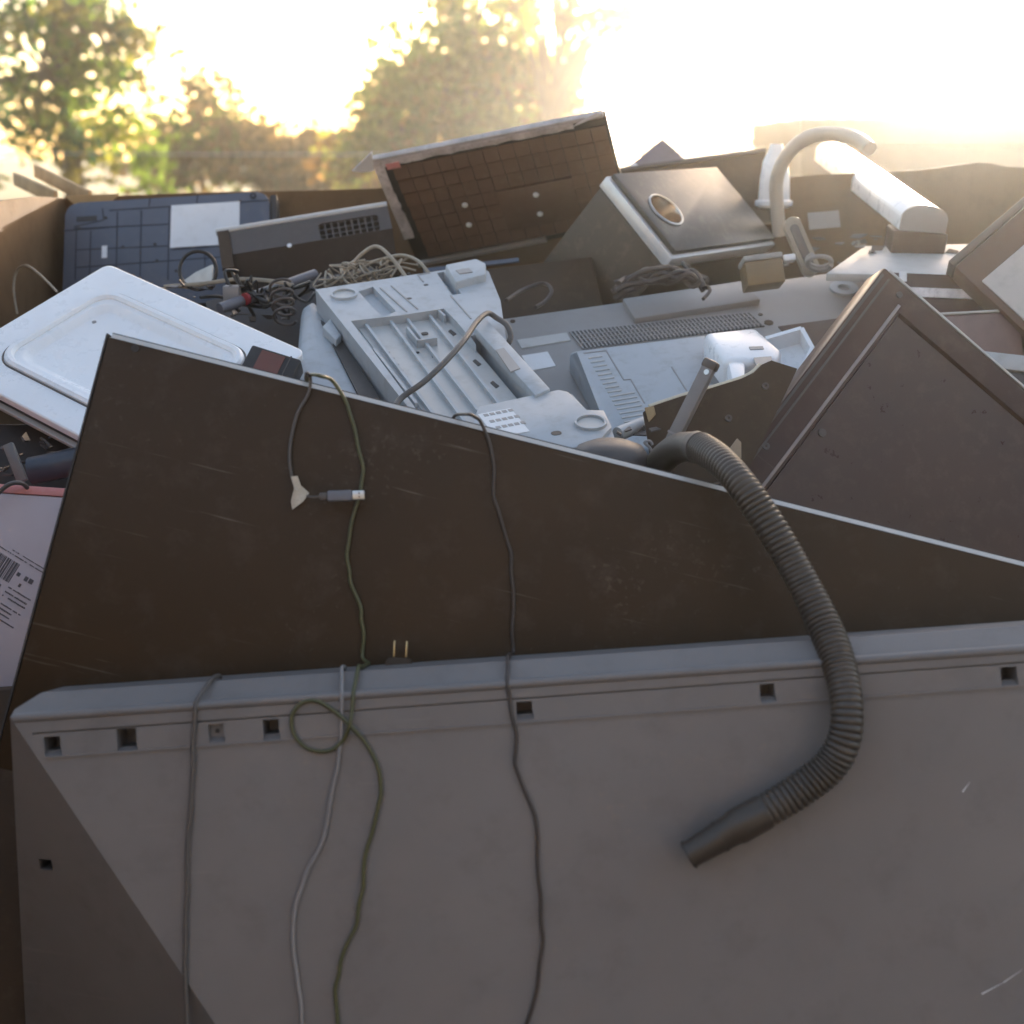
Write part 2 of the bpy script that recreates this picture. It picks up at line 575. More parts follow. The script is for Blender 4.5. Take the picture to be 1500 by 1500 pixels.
# dense dark scrap filling the bin below what one can see
mb = MB()
rr = random.Random(5)
for i in range(420):
    x = rr.uniform(XL + 0.12, XR - 0.12)
    y = rr.uniform(1.62, YB - 0.12)
    top = 0.78 + 0.25 * (y - 1.62) / (YB - 1.62)
    z = rr.uniform(top - 0.2, top)
    sx, sy, sz = rr.uniform(.02, .10), rr.uniform(.02, .10), rr.uniform(.008, .04)
    M = Matrix.Translation((x, y, z)) @ Matrix.Rotation(rr.uniform(0, 6.28), 4, 'Z') @ Matrix.Rotation(rr.uniform(-.6, .6), 4, 'X') @ Matrix.Rotation(rr.uniform(-.6, .6), 4, 'Y')
    mb.box(-sx, sx, -sy, sy, -sz, sz, 0, M=M)
mb.box(XL + 0.02, XR - 0.02, 1.60, YB - 0.02, 0.14, 0.74)
single('scrap_fill', mb, M_DARK, 'dark jumble of broken plastic scrap deep inside the bin', 'scrap', kind='stuff')

# ------------------------------------------------------------------ 1. big grey television back in front
fP = Frame((15, 1051), (1500, 949), 1.30, pit(2))
L = fP.l
Wd = 1.22
H = 0.88
g = thing('rear_projection_television', 'large warm grey plastic television back with square slots, foreground', 'television', fP.M)
cx0, cy0 = L(15, 1055); cx1, cy1 = L(300, 1480)
k = (cx1 - cx0) / (cy1 - cy0)
cb = (cx0 + k * (-H - cy0), -H)            # crease meets the bottom edge
mb = MB()
bm = mb.bm
v = lambda x, y, z: bm.verts.new((x, y, z))
bev_h, bev_d = 0.019, 0.022                              # sloping top face
A = v(0, 0, 0); B = v(Wd, 0, 0); Cc = v(Wd, -H, 0); D = v(cb[0], cb[1], 0); E = v(fP.l(79, 2300, -0.50)[0], -H, -0.50)
F1 = v(0.022, bev_h, -bev_d); G1 = v(Wd - 0.01, bev_h, -bev_d)
F2 = v(0.022, bev_h, -0.09); G2 = v(Wd - 0.01, bev_h, -0.09)
Bb = v(Wd, -H, -0.55); Eb = v(0.03, -H, -0.55)
A2 = v(-0.0005, 0.006, -0.014)
for f in ((A, D, Cc, B), (A, E, D), (A, B, G1, F1, A2), (F1, G1, G2, F2), (B, Cc, Bb, G2, G1), (A, A2, E), (A2, F1, F2, Eb, E), (F2, G2, Bb, Eb), (D, E, Eb, Bb, Cc)):
    bm.faces.new(f)
body = part('back_shell', mb, M_GREY, g)
cm = MB()


def slot(x0, y0, x1, y1, dep=0.035, lip=0.012):
    (u0, v0), (u1, v1) = L(x0, y1), L(x1, y0)
    cm.prism([(u0, v0), (u1, v0), (u1, v1), (u0, v1)], -dep, .01)
    # bevelled lower lip that catches the sky
    cm.prism([(u0, v0 - .0004), (u1, v0 - .0004), (u1, v0 + .001), (u0, v0 + .001)], -.007, .0025,
             poly_top=[(u0, v0 - .0062), (u1 + .001, v0 - .0062), (u1 + .001, v0 + .001), (u0, v0 + .001)])


for s in ((65, 1078, 88, 1101), (172, 1066, 199, 1096), (386, 1053, 408, 1077), (757, 1027, 779, 1048), (1114, 1001, 1134, 1022), (1467, 976, 1489, 998)):
    slot(*s)
slot(306, 1060, 327, 1081, dep=0.008)
(u0, v0), (u1, v1) = L(41, 1285, -0.03), L(65, 1266, -0.03)
cm.box(u0, u1, v0, v1, -0.16, 0.02)
# dark moulded groove above the slots
a, b2 = L(48, 1076), L(1560, 967)
cm.prism([(a[0], a[1]), (b2[0], b2[1]), (b2[0], b2[1] + .0016), (a[0], a[1] + .0016)], -0.004, 0.01)
cut(body, cm)
body.data.set_sharp_from_angle(angle=R(12))
mb = MB()
a, b2 = L(66, 1111), L(1560, 1001)
mb.prism([(a[0], a[1]), (b2[0], b2[1]), (b2[0], b2[1] + .0018), (a[0], a[1] + .0018)], -0.002, 0.0022)
part('moulded_ridge', mb, M_GREY, g)
mb = MB()
a, b2 = L(15, 1051), L(1560, 945)
mb.tube([(0.004, -0.0012, -0.0016), (Wd - 0.004, -0.0012, -0.0016)], 0.0044, per=1, n=14)
part('rounded_edge', mb, M_GREY, g)
mb = MB(); c = L(316, 1072); mb.disc(c[0], c[1], -0.0085, -0.0072, 0.0022)
part('screw_hole', mb, M_DARK, g)
for (x0, y0), (x1, y1), w in (((1438, 1456), (1472, 1438), .0012), ((1470, 1439), (1498, 1420), .0008), ((1410, 1160), (1421, 1145), .0012)):
    p, q = Vector(L(x0, y0)), Vector(L(x1, y1))
    nrm = Vector((-(q - p).y, (q - p).x)).normalized() * w / 2
    part('scratch', MB().prism([tuple(p - nrm), tuple(q), tuple(p + nrm)], 0.0, 0.0004), M_PAPER, g)

# ------------------------------------------------------------------ 2. flat dark television leaning behind it
fT = Frame((160, 486), (1500, 822), 1.41, pit(3, 3))
L = fT.l
g = thing('flat_television', 'wide flat dark brown television with silver top edge, tilted down to the right', 'television', fT.M)
TW, TH, TT = 1.12, 0.44, 0.045
mb = MB(); mb.box(0, TW, -TH, -0.0052, -TT, 0, 0.0018)
part('screen_panel', mb, M_BROWN, g)
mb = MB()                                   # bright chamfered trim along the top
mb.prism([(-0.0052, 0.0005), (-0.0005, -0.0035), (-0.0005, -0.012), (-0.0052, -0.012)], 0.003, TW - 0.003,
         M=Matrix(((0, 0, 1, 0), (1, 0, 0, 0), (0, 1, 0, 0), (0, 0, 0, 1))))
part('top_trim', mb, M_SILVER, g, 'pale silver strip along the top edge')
mb = MB(); mb.box(0.002, TW - 0.002, -0.0005, 0.0008, -TT, -0.0062)
part('back_cover_edge', mb, M_DARK, g)
mb = MB(); mb.box(-0.0022, -0.0003, -TH, -0.002, -TT, 0.0006)
part('side_edge', mb, M_DARK, g)
c = L(198, 510)
mb = MB(); mb.ring(c[0], c[1], 0.0, 0.0012, 0.0022, 0.004, 20); mb.disc(c[0], c[1], 0, 0.0005, 0.0022)
part('button', mb, M_DARK, g)

# ------------------------------------------------------------------ 3. tilted television with recessed screen, right
fR = Frame((1296, 390), (1500, 566), 1.76, pit(7, 11))
L = fR.l
RW, RH, RT = 0.62, 0.46, 0.05
g = thing('tilted_television', 'reddish brown flat television standing on its corner, right side', 'television', fR.M)
i0 = L(1318, 462)
bw = abs(i0[0]); bh = abs(i0[1])
mb = MB(); mb.box(0, RW, -RH, 0, -RT, 0, 0.004)
body = part('bezel', mb, M_BROWN2, g)
cm = MB(); cm.prism([(bw, -bh), (RW - bw, -bh), (RW - bw, -RH + bh), (bw, -RH + bh)], -0.006, 0.01,
                    poly_top=[(bw - .006, -bh + .006), (RW - bw + .006, -bh + .006), (RW - bw + .006, -RH + bh - .006), (bw - .006, -RH + bh - .006)])
cut(body, cm)
mb = MB(); mb.box(bw + .0006, RW - bw - .0006, -RH + bh + .0006, -bh - .0006, -0.009, -0.0052)
part('screen', mb, plastic('brown_black_glass', (0.052, 0.023, 0.015), 0.3, var=0.1, dirt=0.3, dirtcol=(0.14, 0.1, 0.08), bump=0), g)
mb = MB(); mb.box(0.003, 0.006, -RH, -0.01, -RT - 0.001, 0.0015); mb.box(0.013, 0.0155, -RH, -0.01, -0.01, 0.0018)
part('bezel_ridge', mb, M_TAUPE, g)
part('chamfer_glint', MB().box(bw - .010, bw - .006, -RH + bh, -bh + .010, -.001, .0016, .0006), plastic('glint_grey', (0.30, 0.26, 0.25), .35), g)  # highlight on the chamfer, put in as a paler strip
mb = MB(); mb.box(0.008, RW, -0.0022, 0.001, -0.012, 0.0012, 0.0005)
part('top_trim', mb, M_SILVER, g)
c = L(1317, 432)
part('screw_boss', MB().disc(c[0], c[1], 0, 0.002, 0.004), M_TAUPE, g)
mb = MB(); c = L(1204, 634, -.005); mb.disc(c[0], c[1], -.0052, -.003, 0.005)
part('screw_boss', mb, M_TAUPE, g)

# ------------------------------------------------------------------ 4. white lid lying nearly flat, left
fL = Frame((158, 386), (436, 509), 2.00, fitp((158, 386), (436, 509), (0, 480)))
L = fL.l
g = thing('white_appliance_lid', 'square white enamel appliance lid with raised rim, left of heap', 'lid', fL.M)
LW = Vector(L(448, 515)).length
pL = L(-85, 533)
LH = abs(pL[1])
mb = MB(); mb.prism(rrect(0, LW, -LH, 0, 0.012), -0.012, 0)
lp_ = part('lid_plate', mb, M_WHITE, g)
cm = MB()
cm.prism(rrect(.075, LW - .075, -LH + .075, -.075, .02, 8), -.008, .004, poly_top=rrect(.060, LW - .060, -LH + .060, -.060, .03, 8))
cut(lp_, cm, .002)
mb = MB()
ins = 0.052
rr1 = rrect(ins, LW - ins, -LH + ins, -ins, 0.03, 8)
mb.tube([(x, y, 0.0) for x, y in rr1 + rr1[:1]], 0.0065, n=8, per=1, cap=False)
part('raised_rim', mb, M_WHITE, g)
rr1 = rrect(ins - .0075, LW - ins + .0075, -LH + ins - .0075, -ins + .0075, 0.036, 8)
part('gap_shade_line', MB().tube([(x, y, 0.0) for x, y in rr1 + rr1[:1]], 0.0014, n=6, per=1, cap=False), M_GREYC, g)  # thin dark tube stands in for the shadow gap outside the rim
mb = MB()
c = L(46, 543); mb.prism(rrect(c[0] - .016, c[0] + .016, c[1] - .003, c[1] + .003, .0028), 0, 0.0008)
part('slot', mb, M_DARK, g)
mb = MB(); c = L(138, 472, -.008); mb.disc(c[0], c[1], -.008, -.0072, .003)
part('dimple', mb, M_BEIGE, g)
mb = MB(); mb.box(0.01, LW - 0.01, -LH + 0.004, -0.02, -0.022, -0.0125, 0.002)
part('gasket', mb, M_DARK, g)
mb = MB(); mb.box(0.004, LW - 0.004, -LH - 0.002, -LH + 0.022, -0.028, -0.0225, 0.001)
part('lower_trim', mb, M_SILVER, g)

# ------------------------------------------------------------------ 5. upturned printer
fI = Frame((462, 424), (706, 389), 2.02, fitp((462, 424), (706, 389), (585, 586)))
L = fI.l
g = thing('printer', 'pale grey printer lying upside down, centre of the heap', 'printer', fI.M)
PT = 0.10
out = fI.poly([(462, 424), (700, 388), (716, 398), (733, 440), (742, 500), (805, 580), (838, 577), (868, 612), (888, 610), (900, 640), (880, 660), (730, 680), (640, 650)])
mb = MB(); mb.prism(out, -PT, 0)
body = part('base_shell', mb, M_PRINT, g)
cm = MB()
tray = fI.poly([(514, 470), (585, 462), (650, 452), (668, 470), (700, 508), (775, 602), (700, 640), (640, 640)])
cm.prism(tray, -0.014, 0.02)
cm.prism(fI.poly([(525, 427), (546, 420), (580, 456), (560, 465)]), -0.010, 0.02)
cm.prism(fI.poly([(640, 400), (650, 398), (676, 430), (662, 432)]), -0.016, 0.02)
cm.prism(fI.poly([(688, 492), (704, 490), (790, 590), (765, 598)]), -0.03, 0.02)
cut(body, cm, .005)
part('paper_tray', MB().prism(fI.poly([(520, 476), (650, 458), (770, 600), (700, 636), (645, 636)], -.0135), -0.0165, -0.0125), M_PRINT2, g)


def bar_on(fr, pts, w, z0, z1, mb, bev=0.0):
    for (x0, y0), (x1, y1) in pts:
        p, q = Vector(fr.l(x0, y0, z1)), Vector(fr.l(x1, y1, z1))
        nn = Vector((-(q - p).y, (q - p).x)).normalized() * w / 2
        mb.prism([tuple(p - nn), tuple(q - nn), tuple(q + nn), tuple(p + nn)], z0, z1, bev)
    return mb


for seg in (((570, 466), (682, 618)), ((592, 460), (700, 600)), ((627, 458), (745, 608)), ((548, 510), (610, 590)), ((536, 474), (640, 612))):
    part('tray_rib', bar_on(fI, [seg], 0.004, -0.0125, -0.006, MB()), M_PRINT, g)
for seg in (((596, 478), (612, 498)), ((612, 498), (640, 494)), ((530, 468), (588, 461)), ((590, 461), (640, 452)), ((640, 452), (652, 462))):
    part('tray_ledge', bar_on(fI, [seg], 0.003, -0.0125, -0.001, MB()), M_PRINT, g)
for c in ((504, 433, 0), (865, 621, .006)):
    q = L(*c); part('round_foot', MB().ring(q[0], q[1], c[2] - 0.001, c[2] + 0.004, 0.016, 0.019, 28), M_PRINT, g)
    part('foot_pad', MB().disc(q[0], q[1], c[2] - 0.001, c[2] + 0.001, 0.015), M_PRINT2, g)
for (x, y, r, z) in ((599, 437, .004, .0004), (624, 417, .0035, .0004), (622, 488, .005, -.011), (611, 516, .003, -.0115), (636, 522, .003, -.0115), (815, 634, .006, .0066)):
    q = L(x, y, z); part('screw_hole', MB().prism(rrect(q[0] - r, q[0] + r, q[1] - r * .8, q[1] + r * .8, r * .7, 3), z - .002, z), M_DARK, g)
for (x, y) in ((642, 462), (662, 487), (698, 531), (724, 563)):
    q = L(x, y, -.012); part('clip_hole', MB().prism([(q[0] - .002, q[1] - .011), (q[0] + .004, q[1] - .007), (q[0] + .002, q[1] + .010), (q[0] - .003, q[1] + .006)], -.0126, -.0116), M_DARK, g)
# raised hinge block with switch, upper right, and its side drum
blk = fI.poly([(652, 398), (698, 389), (712, 396), (712, 412), (668, 424)])
part('hinge_block', MB().prism(blk, -0.02, 0.012, 0.004), M_PRINT, g)
q = L(680, 398, .012); part('socket', MB().box(q[0] - .010, q[0] + .010, q[1] - .008, q[1] + .008, .011, .0135), M_BEIGE, g)
drum = fI.poly([(668, 432), (716, 412), (734, 440), (740, 492), (700, 492)])
part('side_drum', MB().prism(drum, -0.09, -0.004, 0.014, 3), M_BEIGE, g)
# right hand rail with window
part('side_rail', MB().prism(fI.poly([(690, 484), (712, 476), (806, 580), (784, 590)]), -0.004, 0.010, 0.002), M_PRINT, g)
part('rail_window', MB().prism(fI.poly([(726, 513), (738, 510), (762, 540), (748, 545)], .0105), 0.009, 0.0112), M_BEIGE, g)
# lower flap
part('lower_flap', MB().prism(fI.poly([(700, 602), (818, 577), (832, 580), (858, 608), (884, 607), (896, 632), (870, 660), (740, 670), (690, 640)]), -0.03, 0.006, 0.0015), M_PRINT, g)
lab = part('rating_label', MB().prism(fI.poly([(700, 607), (748, 598), (776, 632), (726, 640)], .0065), 0.0058, 0.0068), M_PAPER, g)
mb = MB()
for i in range(5):
    for j in range(3):
        x, y = 712 + i * 9 + j * 9, 608 - i * 1.8 + j * 9
        q = L(x, y, .007); mb.box(q[0] - .0028, q[0] + .0028, q[1] - .003, q[1] + .003, .0067, .0072)
part('label_print', mb, M_BEIGE, lab)
q = L(757, 612, .006)
for seg in (((612, 402), (630, 399)), ((612, 402), (620, 412)), ((557, 421), (596, 456)), ((573, 418), (612, 452)), ((660, 432), (690, 466))):
    part('moulded_line', bar_on(fI, [seg], .0016, -.0006, .0012, MB()), M_BEIGE, g)
for k_ in range(7):
    q = L(568 + k_ * 6.5, 516 + k_ * 9, -.012); part('moulded_mark', MB().box(q[0] - .003, q[0] + .003, q[1] - .0009, q[1] + .0009, -.0126, -.0116), M_BEIGE, g)
# left wing of the housing, set lower
part('side_cover', MB().prism(fI.poly([(440, 448), (460, 432), (545, 590), (470, 600), (430, 560)], -.03), -0.17, -0.03, 0.014, 3), M_PRINT, g)
part('cover_gap', MB().prism(fI.poly([(470, 470), (492, 486), (560, 590), (530, 590)], -.028), -0.032, -0.026), M_DARK, g)
part('hinge_tab', MB().prism(fI.poly([(472, 480), (484, 468), (500, 492), (492, 500)], -.018), -0.03, -0.016, .002), M_PRINT, g)
# sloped front edge of the base
# ------------------------------------------------------------------ 6. grey computer monitor lying on its face
fM = Frame((738, 466), (1240, 396), 2.14, pit(52))
L = fM.l
g = thing('computer_monitor', 'beige grey computer monitor lying face down with vent grille and hump', 'monitor', fM.M)
out = fM.poly([(730, 467), (1450, 366), (1480, 400), (1330, 462), (1250, 468), (1215, 520), (1130, 620), (900, 690), (770, 600)])
part('back_cover', MB().prism(out, -0.06, 0, 0.004), M_BEIGE, g)
part('raised_plate', MB().prism(fM.poly([(912, 437), (1086, 411), (1114, 438), (930, 466)], .01), -0.002, 0.010, 0.002), M_BEIGE, g)
gr = fM.poly([(835, 486), (1098, 458), (1120, 478), (856, 509)], .001)
part('grille_plate', MB().prism(gr, -0.001, 0.0012), M_DARK, g)
for i in range(46):
    t = i / 45
    x0, y0 = 835 + (1098 - 835) * t, 485 + (457 - 485) * t
    x1, y1 = x0 + 20, y0 + 25 - 6 * t
    part('grille_bar', bar_on(fM, [((x0, y0), (x1, y1))], 0.0027, 0.0012, 0.0035, MB()), M_BEIGE, g)
for i in range(3):
    t = (i + 1) / 4
    part('grille_cross_bar', bar_on(fM, [((835 + 21 * t, 486 + 22 * t), (1098 + 22 * t, 458 + 20 * t))], 0.0016, 0.0012, 0.0040, MB()), M_BEIGE, g)
part('label_strip', MB().prism(fM.poly([(757, 498), (830, 487), (836, 498), (764, 510)], .0015), 0, 0.0016), M_PRINT2, g)
part('rating_label', MB().prism(fM.poly([(764, 521), (802, 515), (814, 536), (776, 543)], .001), 0, 0.0012), M_PAPER, g)
hump = [(832, 512), (1030, 488), (1150, 500), (1160, 560), (1000, 640), (912, 668), (905, 640)]
part('rear_hump', MB().prism(fM.poly(hump, .035), -0.002, 0.035, 0.010, 3), M_PRINT, g)
for i in range(17):
    t = i / 16
    x0, y0 = 862 + 56 * t, 524 + 100 * t
    part('moulded_slot', bar_on(fM, [((x0, y0), (x0 + 20 + (16 if t > .55 else 0), y0 - 3 - (3 if t > .55 else 0)))], 0.0028, 0.034, 0.0362, MB()), M_PRINT2, g)
for seg in (((855, 517), (888, 513)), ((888, 513), (914, 556)), ((914, 556), (924, 555)), ((924, 555), (944, 590)), ((984, 537), (1006, 572))):
    part('moulded_line', bar_on(fM, [seg], 0.0016, 0.034, 0.0359, MB()), M_BEIGE, g)
for (x, y, r) in ((751, 471, .004), (1114, 461, .0035), (1126, 473, .007)):
    q = L(x, y); part('screw_hole', MB().disc(q[0], q[1], 0, .0012, r), M_DKBRN, g)
q = L(1236, 424); part('cable_grommet', MB().ring(q[0], q[1], 0, .004, .010, .022, 24), M_PRINT, g)
part('dark_recess', MB().prism(fM.poly([(1140, 478), (1420, 440), (1380, 520), (1205, 545)], .002), -0.001, 0.002), M_BROWN2, g)

# ------------------------------------------------------------------ 7. white plastic housing with open tray
fW = Frame((1030, 486), (1112, 480), 1.93, pit(62))
g = thing('white_plastic_housing', 'bright white moulded housing lying on the grey monitor', 'housing', fW.M)
part('cover', MB().prism(fW.poly([(1030, 486), (1108, 478), (1147, 512), (1140, 526), (1062, 528)]), -0.045, 0, 0.010, 3), M_WHITE, g)
part('side_leg', MB().prism(fW.poly([(1062, 522), (1092, 520), (1092, 560), (1072, 566)], -.01), -0.05, -0.004, 0.006), M_WHITE, g)
part('side_shell', MB().prism(fW.poly([(1032, 494), (1062, 520), (1076, 560), (1040, 530)], -.03), -0.06, -0.02, 0.006), M_BEIGE, g)
part('slot', MB().prism(fW.poly([(1097, 509), (1117, 508), (1119, 512), (1099, 513)]), -.0005, .0012), M_BEIGE, g)
part('clip_recess', MB().prism(fW.poly([(1104, 524), (1130, 522), (1132, 534), (1108, 536)], .001), -.0005, .0012), M_BEIGE, g)
fW2 = Frame((1122, 498), (1172, 486), 1.95, pit(40, -10))
g = thing('white_open_tray', 'small open white plastic tray beside the white housing', 'tray', fW2.M)
q = fW2.poly([(1122, 498), (1174, 483), (1190, 512), (1172, 548), (1140, 540)])
part('tray_floor', MB().prism(q, -0.03, -0.022, .002), M_WHITE, g)
for a, b in ((0, 1), (1, 2), (2, 3)):
    p, r_ = Vector(q[a]), Vector(q[b])
    nn = Vector((-(r_ - p).y, (r_ - p).x)).normalized() * .003
    part('tray_wall', MB().prism([tuple(p - nn), tuple(r_ - nn), tuple(r_ + nn), tuple(p + nn)], -.03, 0.004), M_WHITE, g)

# ------------------------------------------------------------------ 8. broken brown shell, its bolts, and the grey hinge arm
fB = Frame((942, 602), (1110, 546), 1.66, pit(8))
L = fB.l
g = thing('broken_plastic_shell', 'broken dark brown plastic shell with a curved rim painted as lit, behind the hose', 'plastic shell', fB.M)
top = [(942, 604), (952, 596), (1000, 580), (1040, 569), (1085, 555), (1104, 546), (1116, 534), (1130, 528), (1168, 540)]
poly = fB.poly(top + [(1120, 640), (1090, 700), (960, 720), (948, 640)])
part('shell_face', MB().prism(poly, -0.004, 0, 0), M_DKBRN, g)
mb = MB()
tp = [Vector(L(*p)) for p in top[1:7]]
mb.tube([(p.x, p.y + .0004, -0.006) for p in tp], 0.0042, n=8, per=4)
part('rolled_rim', mb, plastic('lit_rim_cream', (0.62, 0.55, 0.42), 0.3, var=0.1), g)  # cream colour puts the shell's lit edge into the rim
for c in ((1067, 613), (1121, 566), (1122, 654)):
    q = L(*c); part('bolt_boss', MB().ring(q[0], q[1], 0, 0.003, 0.0016, 0.0042, 16), M_TAUPE, g)
q = L(951, 603); part('chipped_corner', MB().prism([(q[0] - .005, q[1] - .012), (q[0] + .006, q[1] - .006), (q[0] + .007, q[1] + .004), (q[0] - .004, q[1] + .006)], 0, .003, .0008), M_WOOD, g)
fA = Frame((1040, 530), (968, 674), 1.60, pit(6, -24))
g = thing('hinge_arm', 'slim grey metal hinge arm leaning up from the hose', 'arm', fA.M)
part('arm_bar', MB().box(0.006, fA.w, -0.0075, 0.0075, -0.012, 0, 0.0015), plastic('grey_painted_arm', (0.20, 0.185, 0.18), 0.4, var=.1), g)
part('arm_tip', MB().box(-0.003, 0.008, -0.009, 0.009, -0.014, 0.001, 0.003), M_TAUPE, g)
part('arm_pin', MB().disc(0.012, 0.002, 0, 0.0015, 0.003), M_METAL, g)
part('arm_joint', MB().box(fA.w * .72, fA.w * .74, -0.0082, 0.0082, -0.0128, 0.0008), M_LIGHTC, g)
fK = Frame((948, 650), (968, 668), 1.57, pit(0))
g = single('wire_clip', MB().tube([fK.hit(x, y) for x, y in ((958, 668), (952, 656), (944, 648), (952, 646), (956, 652))], .0016, n=6, per=5), M_LIGHTC,
           'small bent pale clip at the foot of the grey hinge arm', 'clip')
fC = Frame((1068, 650), (1086, 645), 1.58, pit(0))
single('broken_chip', MB().prism(fC.poly([(1064, 664), (1080, 642), (1086, 648), (1086, 672), (1078, 668)]), -.003, 0, .0006), plastic('tan_chip', (0.34, 0.26, 0.18), 0.6),
       'small tan broken plastic chip beside the hose bend', 'plastic chip', fC.M)
# grey pipe elbow left of the shell
single('plastic_elbow_pipe', MB().tube([W(950, 618, 1.70), W(930, 626, 1.68), W(905, 636, 1.66)], 0.0085, n=14, per=6), M_PRINT,
       'short pale grey pipe stub between the printer and the broken shell', 'pipe')
g = thing('round_dark_pot', 'taupe rounded plastic dome half hidden behind the dark television edge', 'dome', W(893, 702, 1.60))
part('dome', MB().lathe([(0.001, .045), (.02, .044), (.036, .038), (.044, .026), (.047, .0), (.047, -.04)], 32), M_TAUPE, g)
part('dome_rim', MB().lathe([(.046, .004), (.050, .004), (.050, -.006), (.046, -.006)], 32), M_BEIGE, g)

# ------------------------------------------------------------------ 9. black loudspeaker box
fS = Axes((888, 258), (1045, 248), (985, 379), (740, 452), 2.26, -1)
g = thing('subwoofer_speaker', 'tilted brown box loudspeaker with round port and silver corner strip', 'speaker', fS.M)
a, b, c = fS.la, fS.lb, fS.lc * 1.1
s_ = fS.sc
zz = lambda z: (min(0, s_ * z), max(0, s_ * z))
M_sil = plastic('speaker_silver', (0.70, 0.70, 0.70), 0.35, var=.06, dirt=.2, metal=0.3)
z0, z1 = sorted((s_ * 0.022, s_ * c))
part('cabinet', MB().box(0.002, a - .002, 0.002, b - .002, z0, z1, 0.003), M_SPKS, g)
z0, z1 = sorted((0, s_ * 0.0215))
ft = part('silver_frame', MB().box(0, a, 0, b, z0, z1, 0.002), M_sil, g)
z0, z1 = sorted((-s_ * 0.010, -s_ * 0.0005))
fb = part('front_baffle', MB().box(0.006, a - 0.004, 0.004, b - 0.006, z0, z1, 0.002), M_SPK, g)
pc = fS.l(975, 308, -s_ * 0.010)
pr = 0.031
Mp = Matrix.Translation((pc[0], pc[1], 0)) @ Matrix.Diagonal((1, 1, -s_, 1))
cm = MB(); cm.disc(pc[0], pc[1], -0.05, 0.05, pr, 40)
cut(fb, cm)
cm = MB(); cm.disc(pc[0], pc[1], -0.2, 0.2, pr * .9, 40)
cut(ft, cm)
part('port_flare', MB().lathe([(pr * 1.02, 0.0112), (pr * .99, 0.012), (pr * .94, 0.008), (pr * .80, -0.010), (pr * .72, -0.028), (pr * .70, -.029)], 40, M=Mp), M_COPPER, g)
part('port_rim', MB().lathe([(pr * 1.08, 0.0102), (pr * 1.08, 0.0125), (pr * 1.01, 0.0132), (pr * .98, 0.0115)], 40, M=Mp), M_METAL, g)
part('port_back', MB().lathe([(pr * .74, -0.0285), (pr * .4, -.027), (0.001, -.022)], 40, M=Mp), M_DKBRN, g)

# ------------------------------------------------------------------ 10. ribbed brown plastic panel at the back
fH = Frame((548, 240), (888, 172), 2.40, fitp((548, 240), (888, 172), (612, 389), lo=-70, hi=-5))
L = fH.l
g = thing('ribbed_plastic_panel', 'large brown ribbed plastic panel with torn tape edges, highest in the heap', 'panel', fH.M)
HW = fH.w
HH = abs(L(612, 389)[1])
part('panel_sheet', MB().box(0, HW, -HH, 0, -0.02, -0.003, 0.002), M_DARK, g)  # dark sheet, seen between rib rows, paints in their shadow lines
rows, cols = 7, 14
rh = (HH - 0.03) / rows
rw = (HW - 0.03) / cols
rr = random.Random(3)
for r_ in range(rows):
    for c_ in range(cols):
        if 2.5 < r_ < 5.5 and 5.5 < c_ < 10.5:
            continue
        x0, y1 = 0.026 + c_ * rw, -0.016 - r_ * rh
        y0 = y1 - rh
        dz = rr.uniform(-.0004, .0004)
        Mt = Matrix.Translation((x0, y0, .002 + dz)) @ Matrix.Rotation(R(-11 + rr.uniform(-.6, .6)), 4, 'X')
        part('rib_cell', MB().box(0.0006, rw - 0.0006, 0.0048, rh, -.004, .0030, M=Mt), M_RIB, g)
part('mount_plate', MB().box(0.026 + 5.95 * rw, 0.026 + 11.05 * rw, -.016 - 6 * rh, -.016 - 3 * rh, -.003, .0035, .001), M_RIB, g)
for c in ((681, 300), (785, 285), (687, 329), (791, 313)):
    q = L(c[0], c[1], .004); part('screw_cap', MB().disc(q[0], q[1], .0034, .0062, .0052, 16, .0012), M_PAPER, g)
# torn tape along the top and left
mb = MB(); mb2 = MB()
n = 26
tp = []
for i in range(n + 1):
    tp.append((HW * .86 * i / n, -0.007 - rr.uniform(0, .005) * (1 - i / n * .5)))
mb.prism([(0, 0.003)] + tp + [(HW * .86, 0.003)], -.0025, .0012)
part('torn_tape', mb, M_TAPE, g)
tp = [(0.012 + rr.uniform(0, .004), -HH * .72 * i / 16) for i in range(17)]
mb2.prism([(-0.003, 0)] + tp + [(-0.003, -HH * .72)], -.0022, .0016)
part('torn_tape', mb2, M_TAPE, g)
part('top_flange', MB().box(-.002, HW * .99, 0.0, 0.009, -.012, .0005, .002), plastic('scuffed_flange', (0.50, 0.46, 0.44), 0.5, var=.4, dirt=.6, scale=14), g)
q = L(576, 243, .002); part('pink_label', MB().box(q[0] - .012, q[0] + .012, q[1] - .006, q[1] + .006, .0012, .0024), M_PINK, g)
part('torn_tail', MB().prism(fH.poly([(545, 222), (548, 250), (530, 252), (516, 250)]), -.001, .0006), M_PAPER, g)
part('corner_tear', MB().prism(fH.poly([(838, 185), (880, 168), (874, 163), (858, 172)]), .001, .0022), M_PAPER, g)
part('lower_trim', bar_on(fH, [((612, 389), (800, 352))], .008, -.004, .004, MB()), M_SILVER, g)

